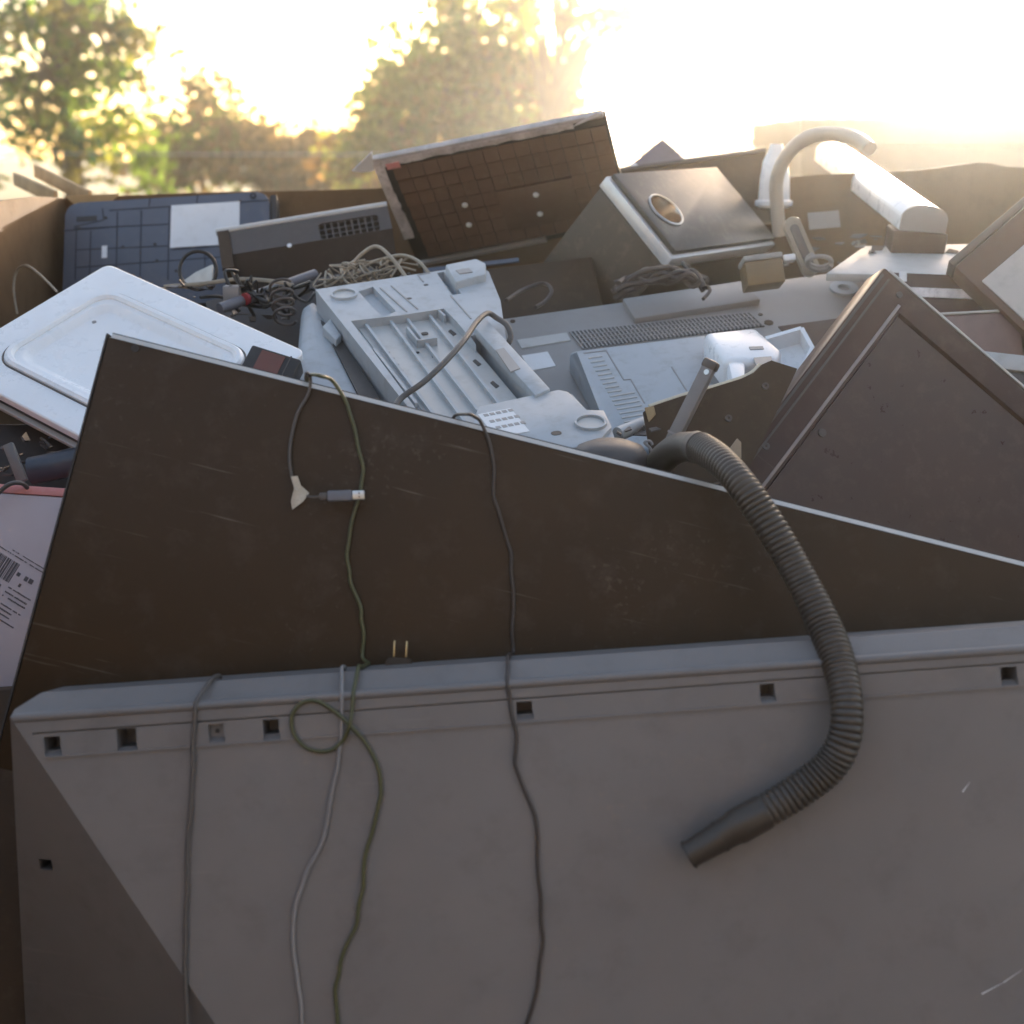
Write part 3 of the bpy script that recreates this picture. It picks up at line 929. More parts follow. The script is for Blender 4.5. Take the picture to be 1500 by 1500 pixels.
# ------------------------------------------------------------------ 11. dark set with vent grille and silver edge
fD = Frame((318, 340), (553, 302), 2.36, pit(30))
L = fD.l
g = thing('dark_monitor_back', 'taupe monitor back with oval vent grille and silver top edge', 'monitor', fD.M)
DW = fD.w * 1.06
h1 = abs(L(345, 372)[1])
Mx = Matrix(((0, 0, 1, 0), (1, 0, 0, 0), (0, 1, 0, 0), (0, 0, 0, 1)))
prof = [(0, 0), (-h1, 0.0), (-h1 - .035, -.075), (-h1 - .02, -.11), (0, -.11)]
body = part('back_shell', MB().prism(prof, 0.02, DW, M=Mx), M_TAUPE, g)
q0, q1 = L(470, 353), L(553, 312)
cm = MB(); cm.prism(rrect(q0[0], q1[0], q0[1] + .003, q1[1] - .003, .007), -.02, .02)
cut(body, cm)
part('grille_back', MB().box(q0[0], q1[0], q0[1], q1[1], -.019, -.016), M_DKBRN, g)
for i in range(10):
    x = q0[0] + (q1[0] - q0[0]) * i / 9
    part('grille_bar', MB().box(x - .0012, x + .0012, q0[1] + .003, q1[1] - .003, -.012, -.002), M_TAUPE, g)
for i in range(4):
    y = q0[1] + .003 + (q1[1] - q0[1] - .006) * i / 3
    part('grille_cross_bar', MB().box(q0[0], q1[0], y - .0011, y + .0011, -.0135, -.0035), M_TAUPE, g)
part('end_cap', MB().prism([(0.004, .002), (-h1 - .03, .004), (-h1 - .055, -.06), (0, -.11)], 0, .0195, M=Mx), M_DKBRN, g)
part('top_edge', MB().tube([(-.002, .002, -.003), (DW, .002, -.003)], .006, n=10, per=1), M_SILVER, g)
q = L(424, 360); part('screw', MB().disc(q[0], q[1], 0, .0012, .004), M_PAPER, g)

# ------------------------------------------------------------------ 12. slate blue laptop base against the back wall
fN = Frame((96, 298), (394, 280), 2.56, pit(18))
L = fN.l
g = thing('laptop_base', 'slate blue underside of a laptop with white label, against back wall', 'laptop', fN.M)
NW, NH = fN.w, 0.215
part('base_cover', MB().prism(rrect(0, NW, -NH, 0, .022, 6), -.02, 0, .003), M_SLATE, g)
grooves = [((92, 338), (160, 333)), ((160, 308), (395, 293)), ((150, 305), (152, 322)), ((108, 332), (152, 322)), ((172, 310), (170, 410)), ((207, 308), (205, 410)), ((248, 302), (246, 410)),
           ((108, 335), (248, 328)), ((110, 366), (248, 360)), ((110, 392), (380, 372)), ((133, 338), (131, 410)), ((112, 330), (110, 410)), ((352, 292), (352, 300)), ((250, 366), (380, 356)), ((300, 372), (300, 410)), ((220, 290), (218, 302)), ((290, 285), (288, 298))]
for sgm in grooves:
    part('panel_groove', bar_on(fN, [sgm], .0022, -.0002, .0006, MB()), M_SLATE_D, g)
part('white_label', MB().prism(fN.poly([(251, 301), (351, 295), (350, 357), (249, 363)], .001), 0, .0012), M_PAPER, g)
for (x0, y0, x1, y1) in ((112, 316, 142, 325), (256, 358, 305, 364), (149, 360, 157, 378)):
    a0, a1 = L(x0, y1), L(x1, y0)
    part('port_slot', MB().box(a0[0], a1[0], a0[1], a1[1], 0, .0008), M_PAPER if x0 == 149 else M_DARK, g)
for c in ((116, 335), (180, 362), (227, 358), (155, 319), (230, 382), (258, 397)):
    q = L(*c); part('screw_hole', MB().disc(q[0], q[1], 0, .0009, .003, 12), M_DARK, g)
q = L(371, 287); part('rubber_foot', MB().ring(q[0], q[1], 0, .002, .003, .006, 18), M_SLATE_D, g)
part('hinge_side', MB().box(NW + .001, NW + .014, -.09, -.006, -.03, -.002, .003), M_DARK, g)

# ------------------------------------------------------------------ 13. white lamp bar with bent arm, upper right
fV = Axes((1320, 318), (1388, 323), (1195, 221), (1317, 337), 2.18, -1)
g = thing('desk_lamp', 'white half round lamp bar on a curved arm, against the sun', 'lamp', fV.M)
lw, ll, lh = fV.la, fV.lb, fV.lc
sg = fV.sc
prof = [(0, 0), (0, sg * lh)] + [(lw, sg * lh), (lw, 0)]
arc = [(lw / 2 - lw / 2 * math.cos(R(a_)), -sg * 0.30 * lw * math.sin(R(a_))) for a_ in range(0, 181, 15)]
prof = [(0, sg * lh)] + arc + [(lw, sg * lh)]
Mv = Matrix(((1, 0, 0, 0), (0, 0, 1, 0), (0, 1, 0, 0), (0, 0, 0, 1)))       # profile (x,z) extruded along y
part('lamp_bar', MB().prism(prof, 0.003, ll, 0.001, M=Mv), M_WHITE, g)
part('end_cap', MB().prism(prof, -0.003, 0.0025, 0.0006, M=Mv), M_BEIGE, g)
q = fV.l(1252, 222)
part('pivot_hole', MB().disc(lw * .62, ll * .92, -sg * .3 * lw - .002, -sg * .3 * lw + .004, .009, 18), M_BEIGE, g)
g2 = g.matrix_world.inverted()
arm = [(1142, 345), (1138, 300), (1138, 262), (1152, 228), (1178, 204), (1208, 196), (1240, 199), (1262, 208), (1274, 218)]
ar = MB().tube([g2 @ W(x, y, 2.46 - .02 * i) for i, (x, y) in enumerate(arm)], .0118, n=16, per=6)
part('curved_arm', ar, plastic('arm_cream', (0.50, 0.44, 0.36), .4, var=.06), g)
part('lamp_base', MB().box(-.006, lw + .006, .004, .07, *sorted((sg * (lh + .001), sg * (lh + .05))), .004), M_BROWN2, g)

# ------------------------------------------------------------------ 14. small stuff round the lamp
fF = Frame((1264, 362), (1424, 358), 2.24, pit(66))
single('white_flat_plate', MB().prism(fF.poly([(1210, 400), (1266, 360), (1422, 357), (1440, 366), (1396, 404)]), -.012, 0, .002), M_PRINT2,
       'flat pale plate lying under the white lamp bar', 'plate', fF.M)
fG = Axes((1100, 379), (1146, 375), (1088, 388), (1102, 412), 2.12, -1)
g = thing('power_brick', 'small brown power brick with pale top beside the grey monitor edge', 'adapter', fG.M)
fG0 = Frame((1091, 384), (1146, 377), 2.10, pit(4))
g.matrix_world = fG0.M
part('brick_body', MB().box(0, .056, -.036, 0, -.05, 0, .002), plastic('amber_brown', (0.17, 0.11, 0.05), .5), g)
part('brick_cap', MB().box(-.001, .057, .0005, .009, -.051, .001, .002), M_BEIGE, g)
part('plug_tip', MB().box(.058, .076, -.006, .004, -.02, 0, .002), M_PAPER, g)
fU = Frame((1158, 318), (1194, 402), 2.16, pit(2))
g = thing('upright_paddle', 'upright rounded taupe paddle standing next to the power brick', 'paddle', fU.M)
part('paddle_blade', MB().prism(rrect(0, fU.w, -.014, .012, .0125, 6), -.016, 0, .003), plastic('paddle_taupe', (0.28, 0.235, 0.18), .35, var=.2, scale=25), g)
part('paddle_inlay', MB().prism(rrect(.012, fU.w - .01, -.008, .005, .006, 6), 0, .002, .0008), M_TAUPE, g)
rr = random.Random(2)
single('short_cable_coil', MB().tube([W(1200 + 18 * math.cos(t * .8), 388 + 9 * math.sin(t * .8) - t * .6, 2.12 + .02 * math.sin(t * .8)) for t in range(0, 14)], .0035, n=8, per=5),
       M_LIGHTC, 'small pale coil of cable behind the tilted television corner', 'cable')
# dark bundle on the raised plate
mb = MB()
for i in range(9):
    p = []
    for j in range(7):
        t = j / 6
        p.append(W(902 + 130 * t + rr.uniform(-5, 5), 432 - 20 * math.sin(t * 3.0) - rr.uniform(-6, 18) - t * 8, 2.10 + rr.uniform(-.015, .02)))
    mb.tube(p, .0042, n=7, per=6)
single('dark_cable_bundle', mb, M_BRNC, 'tied bundle of brown cable lying on the grey monitor plate', 'cable bundle')
single('speaker_wire', MB().tube([W(1010, 392, 2.15), W(1000, 385, 2.14), W(1016, 404, 2.12), W(1030, 416, 2.10), W(1040, 425, 2.09), W(1030, 438, 2.07)], .0028, n=7, per=6), M_BRNC,
       'thin brown wire hanging below the loudspeaker corner', 'cable')
single('wire_loop', MB().tube([W(742, 440, 2.06), W(765, 425, 2.12), W(795, 415, 2.14), W(808, 425, 2.12), W(800, 440, 2.1), W(785, 450, 2.08)], .003, n=7, per=6),
       M_BRNC, 'brown wire loop at the foot of the loudspeaker side', 'cable')

# dark box behind the loudspeaker, grey corner, cream jug, cone
fX = Frame((905, 252), (1122, 222), 2.58, pit(12))
g = thing('dark_receiver_box', 'dark box with a sunlit top edge behind the loudspeaker', 'box', fX.M)
part('case', MB().box(0, fX.w, -.14, -.001, -.10, 0, .003), M_DKBRN, g)
part('lit_edge', MB().box(-.001, fX.w + .001, 0, .007, -.10, .002, .001), M_TAUPE, g)  # paler strip puts the sunlit top edge into the colour
fY = Frame((970, 203), (1003, 232), 2.66, pit(20, 0))
g = thing('grey_box_corner', 'grey box corner poking up behind the loudspeaker', 'box', fY.M)
part('case', MB().box(0, .12, -.12, 0, -.08, 0, .002), plastic('mauve_grey', (0.17, 0.15, 0.17), .5), g)
part('side_label', MB().box(.002, .04, -.118, -.075, .0005, .0014), M_PAPER, g)
fj = W(1135, 262, 2.52)
g = thing('white_plastic_jug', 'white plastic jug glowing beside the curved lamp arm', 'jug', fj)
part('jug_body', MB().lathe([(0.001, -.05), (.026, -.05), (.028, -.045), (.026, 0), (.022, .03), (.012, .052), (.011, .06), (.001, .06)], 28), M_WHITE, g)
part('jug_foot', MB().lathe([(.028, -.048), (.033, -.046), (.033, -.038), (.0275, -.036)], 28), M_WHITE, g)
fQ = Frame((1183, 312), (1230, 308), 2.5, pit(6))
single('pale_paper_card', MB().box(0, .055, -.03, 0, -.001, 0), M_BEIGE, 'pale card lying in the shade under the lamp bar', 'card', fQ.M)

# ------------------------------------------------------------------ 15. right hand stack
fZ = Frame((1398, 390), (1500, 303), 1.98, pit(14, -12))
g = thing('orange_brown_television', 'brown television corner with pale screen at the right edge', 'television', fZ.M)
part('case', MB().box(0, .42, -.36, 0, -.05, 0, .004), plastic('orange_brown_plastic', (0.11, 0.052, 0.028), .45, var=.12), g)
q = fZ.l(1438, 412)
part('screen', MB().box(q[0], .39, -.33, q[1], -.001, .0025, .001), plastic('pale_screen', (0.50, 0.46, 0.42), .35, var=.06), g)
part('case_edge', MB().box(0, .42, .001, .012, -.05, -.001, .002), M_TAUPE, g)
fz2 = Frame((1350, 418), (1500, 424), 2.02, pit(10))
g = thing('disc_player', 'thin reddish brown disc player with silver band under the white plate', 'player', fz2.M)
part('case', MB().box(-.06, .30, -.06, .018, -.16, 0, .002), M_BROWN2, g)
part('silver_band', MB().box(-.05, .28, -.018, -.004, .0005, .003, .0008), M_TAPE, g)
part('leg_post', MB().box(-.032, -.022, .004, .018, .0005, .004), M_PAPER, g)
fz3 = Frame((1382, 462), (1488, 456), 1.96, pit(8))
g = thing('grey_red_box', 'dusty mauve box with a lit top edge behind the tilted television', 'box', fz3.M)
part('case', MB().box(-.03, .105, -.075, 0, -.14, 0, .003), plastic('dusty_mauve', (0.20, 0.13, 0.115), .55), g)
part('lit_edge', MB().box(-.03, .105, .0005, .004, -.14, .001, .001), M_SILVER, g)  # silver strip stands in for light along the top edge
fz4 = Frame((1428, 512), (1500, 520), 1.90, pit(20))
g = thing('pale_slim_player', 'slim pale fronted player low at the right edge', 'player', fz4.M)
part('front_panel', MB().box(-.03, .3, -.024, 0, -.008, 0, .002), M_PRINT2, g)
part('case', MB().box(-.03, .3, -.09, -.0245, -.15, -.004, .002), M_TAUPE, g)

# ------------------------------------------------------------------ 16. left side: carton and dark tubes
fE = Frame((0, 722), (90, 728), 1.62, pit(6))
L = fE.l
g = thing('printed_carton', 'white carton with pink lid and printed barcode at the left edge', 'carton', fE.M)
part('carton_body', MB().box(-.22, .075, -.34, 0, -.14, 0, .002), M_CARTON, g)
part('pink_lid', MB().box(-.221, .076, .0005, .010, -.14, .001, .001), M_PINK, g)
mb = MB(); mb2 = MB()
ang = R(-27)
o0 = L(0, 806)
Mr = Matrix.Translation((o0[0], o0[1], 0)) @ Matrix.Rotation(ang, 4, 'Z')
rr = random.Random(8)
x = -.012
while x < .028:
    w = rr.choice((.0006, .0009, .0014, .0020))
    mb.box(x, x + w, -.026, -.002, .0001, .0005, M=Mr)
    x += w + rr.choice((.0005, .0008, .0012))
part('barcode', mb, M_INK, g)
lines = [(-.01, .07, .0036, .0016), (.012, .07, .0078, .0013), (-.012, .022, -.034, .0055), (-.012, .022, -.042, .0048), (.031, .05, -.012, .006), (.031, .045, -.022, .0045), (.031, .06, -.030, .0018),
         (.028, .06, -.036, .0022), (.03, .06, -.041, .0022), (-.012, .06, -.050, .0018), (-.008, .055, -.055, .0022), (.0, .05, -.060, .0018), (.01, .06, -.066, .0018)]
for xa, xb, y, h in lines:
    x = xa
    while x < xb:
        w = h * rr.uniform(.5, .9)
        if rr.random() > .16:
            mb2.box(x, x + w, y - h / 2 * rr.uniform(.7, 1), y + h / 2 * rr.uniform(.6, 1), .0001, .0005, M=Mr)
        x += w + h * .22
part('print_lines', mb2, M_INK, g)
single('wire_arc', MB().tube([W(-20, 742, 1.60), W(2, 718, 1.60), W(18, 708, 1.60), W(34, 709, 1.61), W(44, 720, 1.63)], .0026, n=8, per=6), M_TAUPE,
       'short taupe wire arching over the pink carton lid', 'cable')
single('black_tube', MB().tube([W(45, 690, 1.74), W(75, 684, 1.74), W(125, 672, 1.74)], .017, n=18, per=3), plastic('slate_tube', (0.05, 0.058, 0.075), .35),
       'dark slate tube lying above the pink carton', 'tube')
fO = Frame((10, 650), (32, 705), 1.68, pit(4))
single('dark_metal_stick', MB().box(0, fO.w, -.006, .006, -.008, 0, .001), plastic('dull_steel', (0.14, 0.135, 0.13), .4), 'thin grey metal stick left of the slate tube', 'stick', fO.M)
fO2 = Frame((0, 640), (120, 640), 1.86, pit(10))
single('black_scrap_case', MB().box(-.12, .10, -.10, .018, -.2, 0, .004), M_DARK, 'black case in the shade beneath the white lid', 'case', fO2.M)
fO3 = Frame((86, 632), (112, 630), 1.76, pit(20))
single('blue_grey_scrap', MB().prism(fO3.poly([(70, 641), (90, 632), (110, 628), (112, 636), (96, 642), (92, 636)]), -.003, 0), plastic('blue_grey', (0.12, 0.16, 0.2), .4),
       'small blue grey scrap under the white lid edge', 'scrap', fO3.M)
fO4 = Frame((-10, 1010), (60, 1006), 1.52, pit(4))
single('dark_brown_cabinet', MB().box(-.4, .10, -.75, -.0, -.3, 0, .004), M_DKBRN, 'dark brown cabinet in the gap at the far left below the carton', 'cabinet', fO4.M)
# black power adapter beside the printer
fAd = Frame((372, 508), (436, 528), 1.80, pit(26))
g = thing('black_power_adapter', 'black power adapter with brown label between white lid and printer', 'adapter', fAd.M)
part('adapter_body', MB().box(-.004, .064, -.04, .003, -.03, 0, .003), M_DARK, g)
part('adapter_label', MB().box(.012, .044, -.036, -.001, .0004, .0012), M_REDL, g)
part('adapter_seam', MB().box(.0495, .051, -.04, .003, -.03, .0008), M_TAUPE, g)

# ------------------------------------------------------------------ 17. vacuum hose
hp = [(955, 700, 1.60), (972, 672, 1.57), (995, 656, 1.53), (1025, 655, 1.47), (1056, 676, 1.415), (1085, 708, 1.382), (1120, 758, 1.366), (1155, 815, 1.354), (1185, 870, 1.342), (1208, 918, 1.326), (1225, 960, 1.305), (1237, 1005, 1.284), (1241, 1045, 1.272),
      (1236, 1085, 1.268), (1215, 1122, 1.270), (1175, 1155, 1.271), (1135, 1180, 1.272), (1100, 1200, 1.272)]
pts = [W(*p) for p in hp]
hc = pts[5]
g = thing('vacuum_hose', 'ribbed brown vacuum hose hanging over the flat television edge', 'hose', hc)
gi = g.matrix_world.inverted()
lp = [gi @ p for p in pts]
sp = spline(lp, 60)
pitch = .0054
part('ribbed_tube', MB().tube(lp[3:], .0160, n=24, per=72, rfun=lambda s: .0138 + .0004 * math.sin(s * 31) + (.0019 + .0005 * math.sin(s * 47 + 1)) * abs(math.sin(math.pi * (s + .0016 * math.sin(s * 60)) / pitch)) ** .7, cap=False), M_HOSE, g)
part('smooth_collar', MB().tube(lp[:4], .0160, n=22, per=8), M_HOSE, g)
part('collar_ring', MB().tube([lp[3] - (lp[3] - lp[2]) * .15, lp[3] + (lp[4] - lp[3]) * .08], .0172, n=22, per=1), M_TAUPE, g)
e0 = W(1120, 1189, 1.272); e1 = W(1078, 1212, 1.272); e2 = W(1008, 1253, 1.272)
cu = [gi @ e for e in (e0, e1, e2)]
part('cuff', MB().tube([cu[0], cu[0].lerp(cu[1], .5), cu[1], cu[1].lerp(cu[2], .06), cu[1].lerp(cu[2], .5), cu[2]], .018, n=24, per=1, cap=False,
     rfun=lambda s: .0162 if s < .030 else (.0146 if s < .033 else .0146 - .05 * (s - .033))), M_HOSE, g)
part('cuff_ring', MB().tube([cu[1].lerp(cu[2], .30), cu[1].lerp(cu[2], .36)], .0150, n=24, per=1), M_HOSE, g)
part('tip_ring', MB().tube([cu[1].lerp(cu[2], .95), cu[2]], .0136, n=24, per=1), M_HOSE, g)
ax = (cu[2] - cu[1]).normalized()
part('nozzle_tip', MB().tube([cu[2] - ax * .004, cu[2] + ax * .001], .0115, n=24, per=1), M_DARK, g)

# ------------------------------------------------------------------ 18. cables draped over the front sets
def drape(name, mat, label, path, r):
    pts = []
    for q in path:
        x, y, s = q[:3]
        if s == 'T':
            pts.append(fT.hit(x, y, r + .001 + (q[3] if len(q) > 3 else 0)))
        elif s == 'B':                      # over the sloping top of the big grey set; y is the share of the slope
            u_ = fP.l(x, 1030)[0]
            pts.append(fP.M @ Vector((u_, bev_h * min(y, 1) + r * 1.15 + (q[3] if len(q) > 3 else 0), -bev_d * min(y, 1) - .09 * max(0, y - 1) + r * .7)))
        elif s == 'P':
            pts.append(fP.hit(x, y, r + .0012 + (q[3] if len(q) > 3 else 0)))
        else:
            pts.append(W(x, y, s))
    jr = random.Random(name)
    pp = [pts[0]]                                  # slight kinks so the cord does not run like a drawn curve
    for a_, b_ in zip(pts, pts[1:]):
        if (b_ - a_).length > .025:
            pp.append(a_.lerp(b_, .5) + Vector((jr.uniform(-.0011, .0011), 0, jr.uniform(-.001, .001))))
        pp.append(b_)
    return single(name, MB().tube(pp, r, n=10, per=8), mat, label, 'cable')


drape('olive_cable', M_GREENC, 'olive green cable hanging over the dark television and knotted once below',
      [(440, 600, 1.50), (446, 565, 1.46), (456, 549, 1.412), (470, 551, 1.397), (487, 558, 'T', .002), (505, 585, 'T'), (520, 630, 'T'), (532, 685, 'T'), (527, 725, 'T'), (514, 770, 'T'), (508, 815, 'T'), (514, 855, 'T'), (528, 888, 'T'), (533, 930, 'T'), (531, 962, 'T'), (529, 1.75, 'B'),
       (527, 1.3, 'B'), (525, 1.0, 'B', .002), (522, .5, 'B', .001), (519, -.05, 'B'), (512, 1062, 'P', .005), (502, 1085, 'P', .001), (480, 1100, 'P'), (450, 1096, 'P'), (430, 1074, 'P'), (428, 1048, 'P'), (442, 1030, 'P'), (464, 1027, 'P'), (490, 1042, 'P', .001), (514, 1064, 'P', .004), (538, 1092, 'P'), (554, 1125, 'P'), (558, 1160, 'P'), (550, 1200, 'P'), (537, 1245, 'P'), (532, 1300, 'P'), (522, 1355, 'P'), (500, 1405, 'P'), (491, 1450, 'P'), (496, 1520, 'P'), (505, 1620, 'P')], .0019)
drape('grey_cable', M_GREYC, 'mid grey cable hanging straight, leftmost on the big grey panel',
      [(316, 1020, 1.40), (310, 1.25, 'B'), (306, 1.0, 'B'), (296, .5, 'B'), (288, -.02, 'B'), (285, 1060, 'P'), (283, 1120, 'P'), (279, 1190, 'P'), (274, 1270, 'P'), (272, 1340, 'P'), (271, 1420, 'P'), (275, 1520, 'P'), (280, 1640, 'P')], .0021)
drape('pale_cable', M_LIGHTC, 'pale grey cable curving down beside the olive cable',
      [(498, 1010, 1.39), (500, 1.25, 'B'), (500, 1.0, 'B', .002), (501, .5, 'B', .001), (502, -.02, 'B'), (500, 1080, 'P'), (494, 1125, 'P'), (484, 1175, 'P'), (473, 1230, 'P'), (450, 1275, 'P'), (434, 1322, 'P'), (429, 1365, 'P'), (434, 1420, 'P'), (441, 1470, 'P'), (446, 1540, 'P'), (450, 1640, 'P')], .0018)
drape('taupe_cable', M_BRNC, 'taupe cable hanging down the middle of both front sets',
      [(655, 625, 1.49), (668, 608, 1.44), (688, 607, 1.393), (704, 618, 'T', .002), (716, 645, 'T'), (724, 690, 'T'), (723, 725, 'T'), (737, 772, 'T'), (749, 812, 'T'), (752, 865, 'T'), (750, 925, 'T'), (752, 955, 'T'), (750, 1.75, 'B'), (749, 1.25, 'B'), (748, 1.0, 'B', .002), (747, .5, 'B', .001), (745, -.02, 'B'), (749, 1045, 'P'), (756, 1075, 'P'), (754, 1118, 'P'), (768, 1158, 'P'), (784, 1198, 'P'), (787, 1255, 'P'), (792, 1315, 'P'), (795, 1380, 'P'), (787, 1445, 'P'), (770, 1505, 'P'), (755, 1560, 'P'), (750, 1650, 'P')], .0017)
drape('short_grey_cable', M_GREYC, 'short grey cable end hanging over the television edge above paper tag',
      [(452, 585, 1.49), (449, 560, 1.45), (449, 546, 1.406), (455, 555, 'T', .003), (451, 578, 'T'), (436, 605, 'T'), (427, 640, 'T'), (424, 672, 'T'), (428, 700, 'T'), (434, 716, 'T')], .0016)
# torn paper tag and usb plug
q = fT.poly([(427, 699), (437, 698), (442, 712), (453, 722), (445, 735), (429, 747), (428, 735), (432, 715)])
mb = MB(); mb.prism([(x, y) for x, y in q], .005, .0058)
for vv in mb.bm.verts:
    vv.co.z += .004 * math.sin(vv.co.y * 300) + .003 * math.cos(vv.co.x * 260)
mb.prism(fT.poly([(430, 712), (440, 716), (436, 719), (431, 717)], .01), .0098, .0104)
single('torn_paper_tag', mb, plastic('cream_paper', (0.60, 0.55, 0.46), .7, var=.2, dirt=.5, dirtcol=(.25, .2, .15), scale=60), 'torn cream paper scrap stuck on the dark television', 'paper scrap', fT.M)
fUS = Frame((474, 727), (534, 725), 1.392, pit(3))
g = thing('usb_plug', 'grey usb plug with bright metal end in front of the dark television', 'plug', fUS.M)
uw = fUS.w
part('plug_body', MB().box(.004, uw * .70, -.0052, .0052, -.004, .004, .0015), plastic('plug_grey', (0.16, 0.165, 0.19), .45), g)
part('strain_relief', MB().box(-.004, .0038, -.0034, .0034, -.003, .003, .001), M_GREYC, g)
part('metal_shell', MB().box(uw * .705, uw, -.0044, .0044, -.0024, .0024, .0006), M_METAL, g)
for dy in (-.0018, .0018):
    part('shell_window', MB().box(uw * .86, uw * .89, dy - .0008, dy + .0008, .0024, .0028), M_DARK, g)
part('cord_stub', MB().tube([(-.003, 0, 0), (-.010, -.0004, -.001), (-.017, .001, -.002)], .0012, n=8, per=4), M_GREYC, g)
# mains plug lying at the foot of the dark television
fMp = Frame((566, 962), (606, 964), 1.385, pit(6))
g = thing('mains_plug', 'dark brown mains plug with two upright brass prongs, on the dark television', 'plug', fMp.M)
part('plug_body', MB().prism(rrect(0, .026, -.024, 0, .006), -.006, .008, .002), M_DKBRN, g)
for x in (.0065, .0185):
    part('prong', MB().box(x, x + .0016, .0002, .016, -.002, .004, .0003), M_BRASS, g)
part('cord', MB().tube([(.014, -.02, 0), (.05, -.026, -.002), (.10, -.05, -.006)], .003, n=8, per=5), M_DKBRN, g)
# cable lying across the printer
single('printer_cable', MB().tube([fI.hit(572, 606, .004), fI.hit(588, 583, .008), fI.hit(620, 560, .02), fI.hit(652, 530, .03), fI.hit(680, 498, .035), fI.hit(698, 472, .03), fI.hit(714, 459, .02), fI.hit(728, 466, .012), fI.hit(742, 476, .01), fI.hit(748, 492, .0), fI.hit(743, 506, -.01), fI.hit(736, 520, -.03)], .0038, n=10, per=8),
       M_GREYC, 'grey cable arching across the upturned printer', 'cable')

# ------------------------------------------------------------------ 19. tangle between lid, monitor and printer
rr = random.Random(21)


def wander(x0, y0, x1, y1, d, n, jx, jy, jd=.03):
    out = []
    for i in range(n):
        t = i / (n - 1)
        out.append(W(x0 + (x1 - x0) * t + rr.uniform(-jx, jx), y0 + (y1 - y0) * t + rr.uniform(-jy, jy), d + rr.uniform(-jd, jd)))
    return out


mb = MB()
for i in range(13):
    x0 = rr.uniform(455, 540)
    mb.tube(wander(x0, rr.uniform(390, 425), x0 + rr.uniform(40, 100), rr.uniform(372, 408), 2.12, 6, 20, 15, .03), rr.uniform(.0010, .0019), n=7, per=6)
single('cream_cable_tangle', mb, M_CREAMC, 'knotted tangle of cream wires behind the printer', 'cable tangle', kind='stuff')
mb = MB()
for i in range(12):
    x0 = rr.uniform(290, 420)
    mb.tube(wander(x0, rr.uniform(410, 455), x0 + rr.uniform(-40, 110), rr.uniform(395, 480), 2.08, 6, 16, 16, .03), rr.uniform(.0016, .003), n=7, per=6)
single('black_cable_tangle', mb, M_BLACKC, 'loose tangle of thin black wires above the white lid', 'cable tangle', kind='stuff')
single('cream_cable', MB().tube([W(505, 400, 2.12), W(530, 372, 2.12), W(552, 361, 2.12), W(572, 376, 2.1), W(592, 402, 2.08), W(600, 415, 2.07)], .0028, n=8, per=7), M_CREAMC,
       'thick cream cable arching highest behind the printer', 'cable')
single('cream_cable', MB().tube([W(530, 388, 2.14), W(560, 380, 2.14), W(588, 374, 2.13), W(612, 382, 2.11), W(628, 400, 2.09)], .0027, n=8, per=7), M_CREAMC,
       'lower cream cable arch, nearest the speaker', 'cable')
single('cream_flat_cable', MB().tube([W(240, 420, 2.12), W(300, 415, 2.12), W(350, 409, 2.12), W(400, 412, 2.1), W(430, 418, 2.1)], .003, n=8, per=7, flat=.5), M_CREAMC,
       'long flat cream ribbon cable above the white lid edge', 'cable')
single('black_wire_loop', MB().tube([W(290 + 27 * math.cos(t), 396 + 28 * math.sin(t) * (1.0 if t < 9 else 1.1), 2.14 + .01 * t / 6) for t in [x * .5 for x in range(4, 18)]], .0028, n=8, per=6), M_BLACKC,
       'large black wire loop in front of the laptop base', 'cable')
single('spiral_cord', MB().tube([W(418 + 16 * math.cos(t) - t * .3, 470 - t * 2.2 + 9 * math.sin(t), 2.0 + .012 * math.sin(t)) for t in [x * .55 for x in range(0, 46)]], .0022, n=7, per=3), M_TAUPE,
       'coiled spiral telephone cord left of the printer', 'cord')
single('thin_wire', MB().tube([W(25, 460, 2.3), W(20, 425, 2.3), W(24, 398, 2.3), W(38, 389, 2.28), W(58, 402, 2.25), W(84, 428, 2.2)], .002, n=8, per=7), M_CREAMC,
       'bent cream wire sticking up behind the white lid at left', 'wire')
g = thing('grey_tube', 'long grey tube with red banded end lying in the wire tangle', 'tube', W(400, 430, 2.1))
gi = g.matrix_world.inverted()
part('tube_barrel', MB().tube([gi @ W(322, 452, 2.04), gi @ W(462, 402, 2.16)], .008, n=16, per=1), plastic('tube_grey', (0.13, 0.13, 0.15), .35), g)
part('red_band', MB().tube([gi @ W(359, 438.2, 2.061), gi @ W(362, 437.1, 2.064)], .0086, n=16, per=1), M_RED, g)
part('end_plug', MB().box(-.012, .012, -.01, .01, -.012, .012, .003, M=Matrix.Translation(gi @ W(340, 430, 2.07))), M_LIGHTC, g)
fJ = Frame((268, 416), (310, 388), 2.22, pit(30))
single('torn_pale_foam', MB().prism(fJ.poly([(258, 418), (286, 398), (312, 386), (310, 412), (280, 420)]), -.008, 0, .002), plastic('pale_foam', (0.55, 0.53, 0.48), .8),
       'torn pale foam piece beside the black wire loop', 'foam')
bpy.data.objects['torn_pale_foam'].matrix_world = fJ.M
fJ2 = Frame((300, 440), (470, 405), 2.16, pit(24))
g = thing('brown_set_top_box', 'dark taupe box lying under the wire tangle', 'box', fJ2.M)
part('case', MB().box(0, .26, -.14, 0, -.06, 0, .004), M_TAUPE, g)
part('side_panel', MB().box(.17, .255, -.1, -.01, .0005, .002, .0008), M_DKBRN, g)
fJ3 = Frame((600, 420), (790, 398), 2.28, pit(30))
g = thing('dark_tape_deck', 'dark brown case with silver strips between ribbed panel and printer', 'case', fJ3.M)
part('case', MB().box(-.06, .30, -.18, .02, -.06, 0, .004), M_DKBRN, g)
